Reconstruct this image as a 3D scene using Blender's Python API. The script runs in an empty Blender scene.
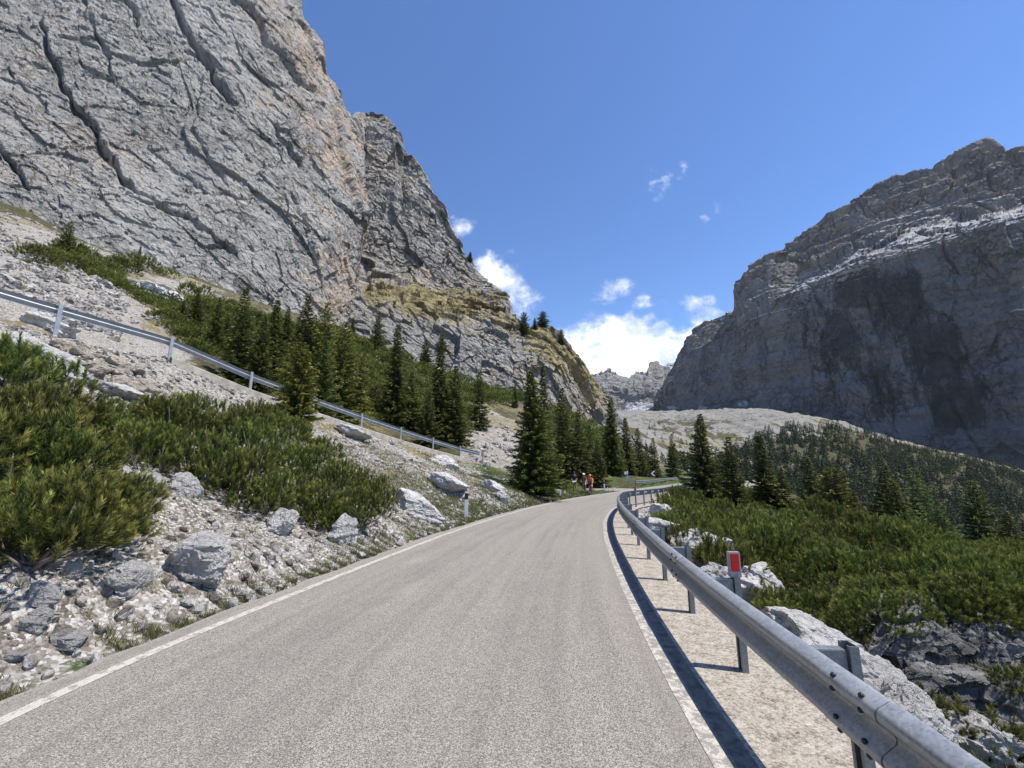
import bpy, bmesh, math, random
import numpy as np
from mathutils import Vector, Matrix

random.seed(7)
RNG = np.random.default_rng(11)
F32 = np.float32
SC = bpy.context.scene
COL = SC.collection

# ------------------------------------------------------------------ camera, sky, sun, exposure
CAM_H = 1.85
FPX = 420.0
PITCH = math.atan(80.0 / FPX)
cam_d = bpy.data.cameras.new("camera")
cam = bpy.data.objects.new("camera", cam_d)
COL.objects.link(cam)
cam.location = (0, 0, CAM_H)
cam.rotation_euler = (math.pi / 2 + PITCH, 0, 0)
cam_d.sensor_width = 36.0
cam_d.lens = FPX / 1024 * 36.0
cam_d.clip_start = 0.05
cam_d.clip_end = 20000
SC.camera = cam

SUN_EL, SUN_AZ = math.radians(64), math.radians(103)      # azimuth clockwise from +Y
sun_d = bpy.data.lights.new("sun", 'SUN')
sun_d.energy = 4.3
sun_d.angle = math.radians(0.53)
sun_d.color = (1.0, 0.94, 0.85)
sun = bpy.data.objects.new("sun", sun_d)
COL.objects.link(sun)
sdir = Vector((math.sin(SUN_AZ) * math.cos(SUN_EL), math.cos(SUN_AZ) * math.cos(SUN_EL), math.sin(SUN_EL)))
sun.rotation_euler = sdir.to_track_quat('Z', 'Y').to_euler()
sun.location = (40, 0, 80)

SC.view_settings.view_transform = 'Standard'
SC.view_settings.look = 'None'
SC.view_settings.gamma = 1.0
SC.view_settings.use_curve_mapping = False
SC.view_settings.exposure = 0.56
SC.cycles.max_bounces = 5
SC.cycles.diffuse_bounces = 3
SC.cycles.glossy_bounces = 2
SC.cycles.transmission_bounces = 2
SC.cycles.caustics_reflective = False
SC.cycles.caustics_refractive = False


class NT:
    """small node-tree writer"""
    def __init__(self, tree):
        self.t = tree
        tree.nodes.clear()

    def n(self, typ, ins=None, **props):
        nd = self.t.nodes.new(typ)
        for k, v in props.items():
            setattr(nd, k, v)
        for k, v in (ins or {}).items():
            s = nd.inputs[k]
            if isinstance(v, bpy.types.NodeSocket):
                self.t.links.new(v, s)
            else:
                s.default_value = v
        return nd

    def math(self, op, a, b=0.0, c=0.0, clamp=False):
        return self.n('ShaderNodeMath', {0: a, 1: b, 2: c}, operation=op, use_clamp=clamp).outputs[0]

    def mix(self, f, a, b, blend='MIX'):
        nd = self.t.nodes.new('ShaderNodeMix')
        nd.data_type = 'RGBA'
        nd.blend_type = blend
        nd.clamp_factor = True
        for s, v in ((nd.inputs[0], f), (nd.inputs[6], a), (nd.inputs[7], b)):
            if isinstance(v, bpy.types.NodeSocket):
                self.t.links.new(v, s)
            else:
                s.default_value = v if not isinstance(v, tuple) or len(v) == 4 else (*v, 1)
        return nd.outputs[2]

    def step(self, v, lo, hi, a=0.0, b=1.0):
        return self.n('ShaderNodeMapRange', {0: v, 1: lo, 2: hi, 3: a, 4: b}, interpolation_type='SMOOTHSTEP').outputs[0]

    def noise(self, vec, scale, detail=4, rough=0.55, dist=0.0, out=0):
        return self.n('ShaderNodeTexNoise', {'Vector': vec, 'Scale': scale, 'Detail': detail, 'Roughness': rough,
                                             'Distortion': dist}).outputs[out]

    def ramp(self, v, stops):
        nd = self.n('ShaderNodeValToRGB', {0: v})
        el = nd.color_ramp.elements
        while len(el) < len(stops):
            el.new(0.5)
        for e, (p, c) in zip(el, stops):
            e.position = p
            e.color = (*c, 1) if len(c) == 3 else c
        return nd.outputs[0]

    def mapping(self, vec, scale=(1, 1, 1), rot=(0, 0, 0), loc=(0, 0, 0)):
        return self.n('ShaderNodeMapping', {'Vector': vec, 'Location': loc, 'Rotation': rot, 'Scale': scale}).outputs[0]

    def strata(self, vec, scale, rot):
        return self.n('ShaderNodeMapping', {'Vector': vec, 'Rotation': rot, 'Scale': scale}, vector_type='TEXTURE').outputs[0]

    def bump(self, h, strength, dist, normal=None):
        ins = {'Height': h, 'Strength': strength, 'Distance': dist}
        if normal is not None:
            ins['Normal'] = normal
        return self.n('ShaderNodeBump', ins).outputs[0]


# world
world = bpy.data.worlds.new("World")
SC.world = world
world.use_nodes = True
W = NT(world.node_tree)
sky = W.n('ShaderNodeTexSky', sky_type='NISHITA', sun_disc=False, sun_elevation=SUN_EL, sun_rotation=SUN_AZ,
          altitude=2000.0, air_density=1.0, dust_density=0.1, ozone_density=2.6)
wtc = W.n('ShaderNodeTexCoord').outputs['Generated']
sep = W.n('ShaderNodeSeparateXYZ', {0: wtc})
wy = W.math('MAXIMUM', sep.outputs[1], 0.02)
cu = W.math('DIVIDE', sep.outputs[0], wy)
cv = W.math('DIVIDE', sep.outputs[2], wy)
cvec = W.n('ShaderNodeCombineXYZ', {0: cu, 1: cv, 2: 0.0}).outputs[0]
cwarp = W.noise(cvec, 6.0, 5, 0.6, out=1)
cwv = W.n('ShaderNodeVectorMath', {0: cwarp, 1: (0.5, 0.5, 0.5)}, operation='SUBTRACT').outputs[0]
cwv = W.n('ShaderNodeVectorMath', {0: cwv, 'Scale': 0.16}, operation='SCALE').outputs[0]
cpos = W.n('ShaderNodeVectorMath', {0: cvec, 1: cwv}, operation='ADD').outputs[0]


def uv_dir(px, py):
    xc, yc = (px - 512) / FPX, (384 - py) / FPX
    den = math.cos(PITCH) - yc * math.sin(PITCH)
    return xc / den, (math.sin(PITCH) + yc * math.cos(PITCH)) / den


CLOUDS = [(612, 346, 66, 34, 2.6, 12), (648, 354, 62, 32, 2.6, -8), (590, 366, 66, 40, 2.8, 0), (692, 338, 34, 18, 1.6, 25),
          (500, 284, 46, 25, 1.8, -52), (482, 260, 20, 16, 1.4, -40), (514, 303, 26, 12, 1.1, -60),
          (617, 284, 22, 11, .95, 22), (637, 300, 16, 7, .8, 35), (695, 311, 20, 13, .95, 10),
          (664, 180, 17, 8, .62, 14), (687, 168, 16, 4, .5, 50), (703, 217, 11, 7, .5, 40),
          (464, 222, 14, 12, .95, -30), (722, 210, 10, 6, .55, 50), (430, 70, 0, 0, 0, 0), (618, 404, 130, 34, 2.2, 0)]
acc = None
for (px, py, rw, rh, amp, rot) in CLOUDS:
    if amp == 0:
        continue
    c = uv_dir(px, py)
    ce = uv_dir(px + rw, py)
    cn = uv_dir(px, py - rh)
    sx, sy = abs(ce[0] - c[0]), abs(cn[1] - c[1])
    d = W.n('ShaderNodeVectorMath', {0: cpos, 1: (c[0], c[1], 0)}, operation='SUBTRACT').outputs[0]
    d = W.n('ShaderNodeVectorRotate', {'Vector': d, 'Angle': -math.radians(rot)}, rotation_type='Z_AXIS').outputs[0]
    d = W.n('ShaderNodeVectorMath', {0: d, 1: (1 / sx, 1 / sy, 0)}, operation='MULTIPLY').outputs[0]
    ln = W.n('ShaderNodeVectorMath', {0: d}, operation='LENGTH').outputs['Value']
    v = W.math('MULTIPLY', W.math('SUBTRACT', 1.2, ln, clamp=False), amp)
    acc = v if acc is None else W.n('ShaderNodeMath', {0: acc, 1: v, 2: 0.12}, operation='SMOOTH_MAX').outputs[0]
cn1 = W.noise(W.mapping(cvec, (1, 1.25, 1)), 11.0, 9, 0.62, 0.3)
cn2 = W.noise(W.mapping(cvec, (1, 1, 1), loc=(3.1, 1.7, 0)), 34.0, 6, 0.6, 0.2)
cd = W.math('ADD', acc, W.math('MULTIPLY', W.math('SUBTRACT', cn1, 0.53), 3.6))
cd = W.math('ADD', cd, W.math('MULTIPLY', W.math('SUBTRACT', cn2, 0.5), 1.5))
cfac = W.step(cd, 0.05, 1.9)
cshade = W.noise(W.mapping(cvec, (1, 1.6, 1), loc=(5, 2, 0)), 9.0, 6, 0.6)
ccol = W.mix(W.step(cshade, 0.38, 0.6), (3.9, 4.25, 4.8), (6.6, 6.7, 6.8))
front = W.math('GREATER_THAN', sep.outputs[1], 0.05)
cfac = W.math('MULTIPLY', cfac, front)
skyc = W.n('ShaderNodeHueSaturation', {'Hue': 0.506, 'Saturation': 1.14, 'Value': 1.0, 'Color': sky.outputs[0]}).outputs[0]
wcol = W.mix(cfac, skyc, ccol)
bg = W.n('ShaderNodeBackground', {'Color': wcol, 'Strength': 0.155})
W.n('ShaderNodeOutputWorld', {'Surface': bg.outputs[0]})


# ------------------------------------------------------------------ helpers
def ray(px, py):
    """direction with unit forward component: returns (X/Y, 1, dz/Y)"""
    u, v = uv_dir(px, py)
    return u, v


def at(px, py, Y):
    u, v = ray(px, py)
    return np.array((u * Y, Y, CAM_H + v * Y))


def hash_u(ix, iy, iz, seed):
    h = (ix.astype(np.uint32) * np.uint32(374761393) + iy.astype(np.uint32) * np.uint32(668265263)
         + iz.astype(np.uint32) * np.uint32(2147483647 - 5) + np.uint32((seed * 2654435761) & 0xffffffff))
    h = (h ^ (h >> np.uint32(13))) * np.uint32(1274126177)
    h = (h ^ (h >> np.uint32(16))) * np.uint32(2246822519)
    return h ^ (h >> np.uint32(15))


def hash_f(ix, iy, iz, seed):
    return (hash_u(ix, iy, iz, seed) & np.uint32(0xffffff)).astype(F32) / F32(0xffffff)


def vnoise(p, seed=0):
    """value noise in [0,1], p (n,3)"""
    p = p.astype(F32)
    i = np.floor(p).astype(np.int32)
    f = p - i
    f = f * f * f * (f * (f * 6 - 15) + 10)
    r = 0
    for dx in (0, 1):
        wx = f[:, 0] if dx else 1 - f[:, 0]
        for dy in (0, 1):
            wy_ = f[:, 1] if dy else 1 - f[:, 1]
            for dz in (0, 1):
                wz = f[:, 2] if dz else 1 - f[:, 2]
                r = r + wx * wy_ * wz * hash_f(i[:, 0] + dx, i[:, 1] + dy, i[:, 2] + dz, seed)
    return r


def fbm(p, octaves=4, seed=0, gain=0.5):
    r, a, tot = 0, 1.0, 0
    for k in range(octaves):
        r = r + a * vnoise(p * (2.03 ** k) + 17.3 * k, seed + k)
        tot += a
        a *= gain
    return r / tot


def facet(p, seed=0, tilt=0.8):
    """blocky rock: every jittered cell carries a tilted plane"""
    p = p.astype(F32)
    b = np.floor(p - 0.5).astype(np.int32)
    best = np.full(len(p), 1e9, F32)
    val = np.zeros(len(p), F32)
    for dx in (0, 1):
        for dy in (0, 1):
            for dz in (0, 1):
                cx, cy, cz = b[:, 0] + dx, b[:, 1] + dy, b[:, 2] + dz
                hx, hy, hz = (hash_f(cx, cy, cz, seed + s) for s in (0, 1, 2))
                ex, ey, ez = p[:, 0] - cx - 0.1 - 0.8 * hx, p[:, 1] - cy - 0.1 - 0.8 * hy, p[:, 2] - cz - 0.1 - 0.8 * hz
                d = ex * ex + ey * ey + ez * ez
                m = d < best
                o = hash_f(cx, cy, cz, seed + 3) - 0.5
                g = (hx - .5) * ex + (hz - .5) * ey + (hy - .5) * ez
                val = np.where(m, o + tilt * 2 * g, val)
                best = np.where(m, d, best)
    return val


def sstep(x, a, b):
    t = np.clip((x - a) / (b - a), 0, 1)
    return t * t * (3 - 2 * t)


def grid_mesh(name, P, mat, attrs=None, smooth=True, flip=False):
    nr, nc = P.shape[:2]
    me = bpy.data.meshes.new(name)
    V = P.reshape(-1, 3).astype(F32)
    a = (np.arange(nr - 1)[:, None] * nc + np.arange(nc - 1)[None, :]).reshape(-1)
    q = np.stack([a, a + 1, a + nc + 1, a + nc], 1)
    if flip:
        q = q[:, ::-1]
    return raw_mesh(name, V, q, mat, attrs, smooth)


def raw_mesh(name, V, faces, mat=None, attrs=None, smooth=False):
    """faces: (n,k) int array"""
    me = bpy.data.meshes.new(name)
    n, k = faces.shape
    me.vertices.add(len(V))
    me.vertices.foreach_set('co', np.ascontiguousarray(V, F32).reshape(-1))
    me.loops.add(n * k)
    me.loops.foreach_set('vertex_index', np.ascontiguousarray(faces, np.int32).reshape(-1))
    me.polygons.add(n)
    me.polygons.foreach_set('loop_start', np.arange(0, n * k, k, dtype=np.int32))
    me.polygons.foreach_set('use_smooth', np.full(n, smooth, bool))
    for an, av in (attrs or {}).items():
        if av.ndim == 1:
            at_ = me.attributes.new(an, 'FLOAT', 'POINT')
            at_.data.foreach_set('value', av.astype(F32))
        else:
            at_ = me.attributes.new(an, 'FLOAT_COLOR', 'POINT')
            at_.data.foreach_set('color', np.ascontiguousarray(av, F32).reshape(-1))
    me.update(calc_edges=True)
    if mat:
        me.materials.append(mat)
    return me


def link(name, me, parent=None, kind=None, label=None, cat=None, group=None, loc=None):
    o = bpy.data.objects.new(name, me)
    COL.objects.link(o)
    if parent:
        o.parent = parent
    if kind:
        o['kind'] = kind
    if label:
        o['label'] = label
    if cat:
        o['category'] = cat
    if group:
        o['group'] = group
    if loc is not None:
        o.location = loc
    return o


def empty(name, loc, label, cat, group=None, rz=0.0):
    o = link(name, None, None, None, label, cat, group, loc)
    o.rotation_euler = (0, 0, rz)
    return o


def copy_tree(o, parent=None):
    c = o.copy()
    COL.objects.link(c)
    if parent:
        c.parent = parent
    for ch in list(o.children):
        copy_tree(ch, c)
    return c


class MB:
    """collects simple solids, builds one mesh"""
    def __init__(self):
        self.v, self.f = [], []

    def add(self, V, F):
        o = len(self.v)
        self.v += [tuple(x) for x in V]
        self.f += [tuple(i + o for i in f) for f in F]

    def box(self, c, s, rz=0.0, M=None):
        x, y, z = s[0] / 2, s[1] / 2, s[2] / 2
        V = [Vector((i * x, j * y, k * z)) for k in (-1, 1) for j in (-1, 1) for i in (-1, 1)]
        R = M or Matrix.Rotation(rz, 3, 'Z')
        V = [R @ v + Vector(c) for v in V]
        self.add(V, [(0, 2, 3, 1), (4, 5, 7, 6), (0, 1, 5, 4), (2, 6, 7, 3), (0, 4, 6, 2), (1, 3, 7, 5)])

    def tube(self, pts, rad, n=8):
        pts = [Vector(p) for p in pts]
        rad = rad if isinstance(rad, (list, tuple)) else [rad] * len(pts)
        V, F = [], []
        for i, p in enumerate(pts):
            d = (pts[min(i + 1, len(pts) - 1)] - pts[max(i - 1, 0)]).normalized()
            a = d.orthogonal().normalized() if i == 0 else (a - d * a.dot(d)).normalized()
            b = d.cross(a)
            for k in range(n):
                t = 2 * math.pi * k / n
                V.append(p + (a * math.cos(t) + b * math.sin(t)) * rad[i])
        for i in range(len(pts) - 1):
            for k in range(n):
                k2 = (k + 1) % n
                F.append((i * n + k, i * n + k2, (i + 1) * n + k2, (i + 1) * n + k))
        F.append(tuple(range(n - 1, -1, -1)))
        F.append(tuple((len(pts) - 1) * n + k for k in range(n)))
        self.add(V, F)

    def prism(self, poly, axis_o, ex, ey, ez, depth):
        """polygon in (ex,ey) plane at axis_o extruded along ez"""
        o, ex, ey, ez = Vector(axis_o), Vector(ex), Vector(ey), Vector(ez)
        V = [o + ex * x + ey * y for x, y in poly] + [o + ex * x + ey * y + ez * depth for x, y in poly]
        n = len(poly)
        F = [tuple(range(n - 1, -1, -1)), tuple(range(n, 2 * n))]
        F += [(k, (k + 1) % n, n + (k + 1) % n, n + k) for k in range(n)]
        self.add(V, F)

    def mesh(self, name, mat, smooth=False, bevel=0.0):
        me = bpy.data.meshes.new(name)
        me.from_pydata(self.v, [], self.f)
        bm = bmesh.new()
        bm.from_mesh(me)
        bmesh.ops.recalc_face_normals(bm, faces=bm.faces)
        if bevel:
            ed = [e for e in bm.edges if len(e.link_faces) == 2 and e.calc_face_angle(0) > 0.6]
            bmesh.ops.bevel(bm, geom=ed, offset=bevel, segments=2, affect='EDGES')
        bm.to_mesh(me)
        bm.free()
        me.polygons.foreach_set('use_smooth', [smooth] * len(me.polygons))
        me.materials.append(mat)
        return me


# ------------------------------------------------------------------ materials
def new_mat(name):
    m = bpy.data.materials.new(name)
    m.use_nodes = True
    return m, NT(m.node_tree)


def finish(T, color, rough=0.9, normal=None, metallic=0.0, spec=0.3):
    ins = {'Base Color': color, 'Roughness': rough, 'Metallic': metallic, 'Specular IOR Level': spec}
    if normal is not None:
        ins['Normal'] = normal
    b = T.n('ShaderNodeBsdfPrincipled', ins)
    T.n('ShaderNodeOutputMaterial', {'Surface': b.outputs[0]})


def simple_mat(name, col, rough=0.6, metallic=0.0, var=0.12, scale=12.0, spec=0.4):
    m, T = new_mat(name)
    p = T.n('ShaderNodeTexCoord').outputs['Object']
    nz = T.noise(p, scale, 5, 0.6)
    lo = tuple(c * (1 - var) for c in col)
    hi = tuple(min(1, c * (1 + var)) for c in col)
    finish(T, T.ramp(nz, [(0.3, lo), (0.7, hi)]), rough, T.bump(nz, 0.15, 0.01), metallic, spec)
    return m


def rock_mat(name, dark, light, warm, sc, dip=(0, 0, 0), warm_amt=0.5, stain=None, stretch=(1, 1, 1), bump=(0.9, 1.0), straw=True):
    """layered limestone; attribute 'mask' = (dry grass, warm, stain, snow/gravel)"""
    m, T = new_mat(name)
    p = T.n('ShaderNodeTexCoord').outputs['Object']
    q = T.strata(p, stretch, dip)
    a = T.n('ShaderNodeAttribute', attribute_name='mask')
    asep = T.n('ShaderNodeSeparateColor', {0: a.outputs['Color']})
    n1 = T.noise(q, 0.035 * sc, 6, 0.6, 0.4)
    n2 = T.noise(q, 0.22 * sc, 8, 0.66, 0.25)
    n3 = T.noise(q, 1.6 * sc, 8, 0.74)
    mixn = T.math('ADD', T.math('MULTIPLY', n1, 0.3), T.math('ADD', T.math('MULTIPLY', n2, 0.45), T.math('MULTIPLY', n3, 0.25)))
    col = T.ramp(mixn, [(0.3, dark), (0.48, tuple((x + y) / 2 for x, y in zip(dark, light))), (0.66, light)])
    # dark water streaks down the face
    sv = T.mapping(p, (0.10 * sc, 0.10 * sc, 0.012 * sc))
    st = T.noise(sv, 1.0, 6, 0.65, 0.5)
    col = T.mix(T.math('MULTIPLY', T.step(st, 0.55, 0.72), 0.45), col, tuple(c * 0.55 for c in dark))
    wn = T.noise(p, 0.05 * sc, 6, 0.65, 0.6)
    wf = T.math('ADD', T.math('MULTIPLY', T.step(wn, 0.55, 0.7), warm_amt), T.math('MULTIPLY', asep.outputs[1], T.step(n2, 0.38, 0.6)), clamp=True)
    col = T.mix(wf, col, T.mix(n3, tuple(c * .7 for c in warm), warm))
    if stain:
        sn = T.noise(T.mapping(p, (0.05 * sc, 0.05 * sc, 0.022 * sc)), 1.0, 8, 0.7, 0.3)
        sn = T.math('ADD', sn, T.math('MULTIPLY', T.math('SUBTRACT', T.noise(T.mapping(p, (0.30 * sc, 0.30 * sc, 0.05 * sc)), 1.0, 7, 0.75), 0.5), 0.8))
        sf = T.step(T.math('ADD', T.math('ADD', sn, 0.03), T.math('MULTIPLY', T.math('SUBTRACT', asep.outputs[2], 0.5), 0.5)), 0.58, 0.70)
        col = T.mix(T.math('MULTIPLY', sf, T.step(n2, 0.3, 0.65, 0.95, 0.7)), col, stain)
    if straw:
        gn = T.noise(p, 0.45 * sc, 6, 0.65)
        gf = T.step(T.math('ADD', asep.outputs[0], T.math('MULTIPLY', T.math('SUBTRACT', gn, 0.5), 1.1)), 0.42, 0.58)
        gc = T.ramp(T.noise(p, 0.2 * sc, 5, 0.6), [(0.3, (0.22, 0.205, 0.09)), (0.5, (0.42, 0.35, 0.18)), (0.7, (0.58, 0.48, 0.27))])
        col = T.mix(gf, col, gc)
    col = T.mix(T.step(T.math('ADD', a.outputs['Alpha'], T.math('MULTIPLY', T.math('SUBTRACT', n2, 0.5), 0.6)), 0.45, 0.6), col, (0.62, 0.63, 0.64))
    # relief: broken ledges plus fine grain
    vor = T.n('ShaderNodeTexVoronoi', {'Vector': T.mapping(T.n('ShaderNodeVectorMath', {0: q, 1: T.n('ShaderNodeVectorMath', {0: T.noise(q, 0.5 * sc, 4, 0.6, out=1), 'Scale': 1.6 / sc}, operation='SCALE').outputs[0]}, operation='ADD').outputs[0], (1, 1, 1.6)), 'Scale': 0.5 * sc}, feature='F1')
    h = T.math('ADD', T.math('MULTIPLY', n2, 1.0), T.math('MULTIPLY', n3, 0.6))
    h = T.math('ADD', h, T.math('MULTIPLY', vor.outputs['Distance'], 0.5))
    wq = T.n('ShaderNodeVectorMath', {0: q, 1: T.n('ShaderNodeVectorMath', {0: T.noise(q, 0.35 * sc, 6, 0.65, out=1), 'Scale': 3.4 / sc}, operation='SCALE').outputs[0]}, operation='ADD').outputs[0]
    for sc_, wd_, am_ in ((0.13, 0.032, 0.6), (0.42, 0.045, 0.35)):
        ce = T.n('ShaderNodeTexVoronoi', {'Vector': wq, 'Scale': sc_ * sc}, feature='DISTANCE_TO_EDGE').outputs['Distance']
        gate = T.step(T.noise(p, 0.06 * sc, 4, 0.6), 0.42, 0.56)
        ln_ = T.math('MULTIPLY', T.math('MULTIPLY', T.step(ce, 0.0, wd_, 1.0, 0.0), gate), T.step(asep.outputs[0], 0.15, 0.45, 1.0, 0.15))
        col = T.mix(T.math('MULTIPLY', ln_, am_), col, tuple(c * 0.42 for c in dark))
        h = T.math('SUBTRACT', h, T.math('MULTIPLY', ln_, 0.8))
    nrm = T.bump(h, bump[0], bump[1] * 2.2 / sc)
    finish(T, col, 0.92, nrm, 0, 0.2)
    return m


M = {}
DIP = (0.42, -0.62, 0.0)
M['cliff'] = rock_mat('cliff_rock', (0.25, 0.242, 0.225), (0.72, 0.695, 0.65), (0.72, 0.57, 0.43), 1.0, DIP, 0.42, stretch=(0.9, 0.9, 1.7), bump=(1.0, 1.2))
M['tower'] = rock_mat('tower_rock', (0.22, 0.212, 0.197), (0.66, 0.63, 0.58), (0.60, 0.47, 0.34), 0.8, DIP, 0.3, stretch=(0.8, 0.8, 2.2), bump=(1.0, 1.2))
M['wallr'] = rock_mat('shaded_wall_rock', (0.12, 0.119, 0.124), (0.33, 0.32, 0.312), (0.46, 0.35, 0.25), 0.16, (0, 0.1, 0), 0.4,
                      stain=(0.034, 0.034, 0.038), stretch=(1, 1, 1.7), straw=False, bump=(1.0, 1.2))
M['farr'] = rock_mat('far_rock', (0.17, 0.165, 0.165), (0.42, 0.40, 0.38), (0.46, 0.36, 0.26), 0.09, (0, 0, 0), 0.4, stretch=(1, 1, 0.8), straw=False)


def ground_mat():
    """attribute mask = (green grass, dry grass, undergrowth, fine scree)"""
    m, T = new_mat('limestone_ground')
    p = T.n('ShaderNodeTexCoord').outputs['Object']
    a = T.n('ShaderNodeAttribute', attribute_name='mask')
    s = T.n('ShaderNodeSeparateColor', {0: a.outputs['Color']})
    patch = T.noise(p, 0.55, 8, 0.68, 0.2)
    big = T.noise(p, 0.35, 5, 0.6)
    mid = T.noise(p, 2.6, 7, 0.68, 0.3)
    fine = T.noise(p, 16.0, 6, 0.7)
    vor = T.n('ShaderNodeTexVoronoi', {'Vector': p, 'Scale': 13.0, 'Randomness': 1.0}, feature='F1')
    vor2 = T.n('ShaderNodeTexVoronoi', {'Vector': p, 'Scale': 24.0, 'Randomness': 1.0}, feature='F1')
    tone = T.math('ADD', T.math('MULTIPLY', mid, 0.5), T.math('ADD', T.math('MULTIPLY', fine, 0.3), T.math('MULTIPLY', big, 0.2)))
    col = T.ramp(tone, [(0.36, (0.10, 0.083, 0.062)), (0.46, (0.21, 0.186, 0.155)), (0.54, (0.36, 0.338, 0.305)), (0.66, (0.52, 0.505, 0.48))])
    bright = T.n('ShaderNodeSeparateColor', {0: vor.outputs['Color']}).outputs[0]
    col = T.mix(T.math('MULTIPLY', T.step(bright, 0.3, 0.9), 0.6), col, (0.17, 0.145, 0.115))
    peb = T.n('ShaderNodeSeparateColor', {0: vor2.outputs['Color']})
    col = T.mix(T.math('MULTIPLY', T.step(peb.outputs[0], 0.55, 0.7), 0.75), col, T.mix(peb.outputs[1], (0.42, 0.40, 0.37), (0.66, 0.65, 0.62)))
    col = T.mix(T.math('MULTIPLY', T.step(peb.outputs[2], 0.78, 0.86), 0.6), col, (0.09, 0.075, 0.055))
    # scree far away
    scr = T.ramp(T.math('ADD', T.math('MULTIPLY', T.noise(p, 0.05, 10, 0.78), 0.8), T.math('MULTIPLY', fine, 0.3)),
                 [(0.43, (0.06, 0.06, 0.036)), (0.48, (0.13, 0.125, 0.098)), (0.56, (0.23, 0.22, 0.198))])
    col = T.mix(a.outputs['Alpha'], col, scr)
    ug = T.ramp(mid, [(0.3, (0.035, 0.032, 0.018)), (0.55, (0.075, 0.07, 0.032)), (0.75, (0.16, 0.13, 0.08))])
    col = T.mix(T.step(T.math('ADD', s.outputs[2], T.math('ADD', T.math('MULTIPLY', T.math('SUBTRACT', mid, 0.5), 0.7), T.math('MULTIPLY', T.math('SUBTRACT', patch, 0.5), 0.7))), 0.4, 0.6), col, ug)
    dry = T.ramp(fine, [(0.3, (0.10, 0.085, 0.035)), (0.5, (0.20, 0.165, 0.075)), (0.7, (0.31, 0.26, 0.14))])
    col = T.mix(T.step(T.math('ADD', s.outputs[1], T.math('ADD', T.math('MULTIPLY', T.math('SUBTRACT', T.noise(p, 4.0, 6, 0.7), 0.5), 1.0), T.math('MULTIPLY', T.math('SUBTRACT', patch, 0.5), 1.1))), 0.4, 0.6), col, dry)
    grn = T.ramp(fine, [(0.3, (0.03, 0.05, 0.012)), (0.55, (0.075, 0.105, 0.03)), (0.75, (0.15, 0.16, 0.06))])
    col = T.mix(T.step(T.math('ADD', s.outputs[0], T.math('MULTIPLY', T.math('SUBTRACT', T.noise(p, 5.0, 6, 0.7), 0.5), 1.2)), 0.4, 0.62), col, grn)
    h = T.math('ADD', T.math('MULTIPLY', mid, 1.2), T.math('ADD', T.math('MULTIPLY', fine, 0.3),
               T.math('ADD', T.math('MULTIPLY', vor.outputs['Distance'], -0.45), T.math('MULTIPLY', vor2.outputs['Distance'], -0.4))))
    finish(T, col, 0.95, T.bump(h, 0.8, 0.11), 0, 0.2)
    return m


M['ground'] = ground_mat()


def boulder_mat(name='boulder_rock', warm=0.0):
    m, T = new_mat(name)
    p = T.n('ShaderNodeTexCoord').outputs['Object']
    oi = T.n('ShaderNodeObjectInfo').outputs['Random']
    q = T.n('ShaderNodeVectorMath', {0: p, 1: T.n('ShaderNodeCombineXYZ', {0: T.math('MULTIPLY', oi, 31.0), 1: 0.0, 2: 0.0}).outputs[0]}, operation='ADD').outputs[0]
    n1 = T.noise(q, 2.2, 7, 0.68, 0.4)
    n2 = T.noise(q, 14.0, 7, 0.72)
    tone = T.math('ADD', T.math('MULTIPLY', n1, 0.6), T.math('MULTIPLY', n2, 0.4))
    if warm == 3:
        pc_ = T.noise(p, 0.9, 5, 0.65)
        pj = T.n('ShaderNodeSeparateColor', {0: T.n('ShaderNodeTexVoronoi', {'Vector': p, 'Scale': 7.0}, feature='F1').outputs['Color']})
        col = T.ramp(T.math('ADD', T.math('MULTIPLY', tone, 0.6), T.math('MULTIPLY', pj.outputs[0], 0.4)), [(0.30, (0.10, 0.09, 0.076)), (0.42, (0.24, 0.225, 0.20)), (0.55, (0.42, 0.402, 0.375)), (0.72, (0.60, 0.585, 0.56))])
        col = T.mix(T.step(pc_, 0.5, 0.68, 0.0, 0.5), col, (0.30, 0.25, 0.185))
    elif warm == 2:  # outcrop variant: shade on its face put into a darker rock tone
        col = T.ramp(T.math('ADD', T.math('MULTIPLY', T.noise(T.mapping(q, (1, 1, 5)), 1.6, 6, 0.7), 0.7), T.math('MULTIPLY', n2, 0.3)), [(0.36, (0.045, 0.042, 0.038)), (0.48, (0.14, 0.134, 0.125)), (0.58, (0.30, 0.29, 0.272)), (0.7, (0.46, 0.445, 0.42))])
    elif warm:
        col = T.ramp(tone, [(0.30, (0.26, 0.21, 0.155)), (0.44, (0.50, 0.43, 0.345)), (0.6, (0.64, 0.575, 0.49))])
    else:
        col = T.ramp(tone, [(0.30, (0.12, 0.115, 0.10)), (0.37, (0.34, 0.328, 0.305)), (0.45, (0.52, 0.50, 0.47)), (0.60, (0.65, 0.63, 0.60))])
    li = T.noise(q, 6.0, 6, 0.7, 0.5)
    col = T.mix(T.math('MULTIPLY', T.step(li, 0.60, 0.68), 0.6), col, (0.12, 0.115, 0.10))
    cr = T.n('ShaderNodeTexVoronoi', {'Vector': T.n('ShaderNodeVectorMath', {0: q, 1: T.n('ShaderNodeVectorMath', {0: T.noise(q, 3.0, 4, 0.6, out=1), 'Scale': 0.5}, operation='SCALE').outputs[0]}, operation='ADD').outputs[0], 'Scale': 2.6}, feature='DISTANCE_TO_EDGE').outputs['Distance']
    h = T.math('ADD', T.math('MULTIPLY', T.step(cr, 0.0, 0.05), 0.35), T.math('ADD', n1, T.math('MULTIPLY', n2, 0.7)))
    finish(T, col, 0.93, T.bump(h, 0.9, 0.12), 0, 0.2)
    return m


M['boulder'] = boulder_mat()
M['boulder_warm'] = boulder_mat('tan_rock', 1.0)


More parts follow.
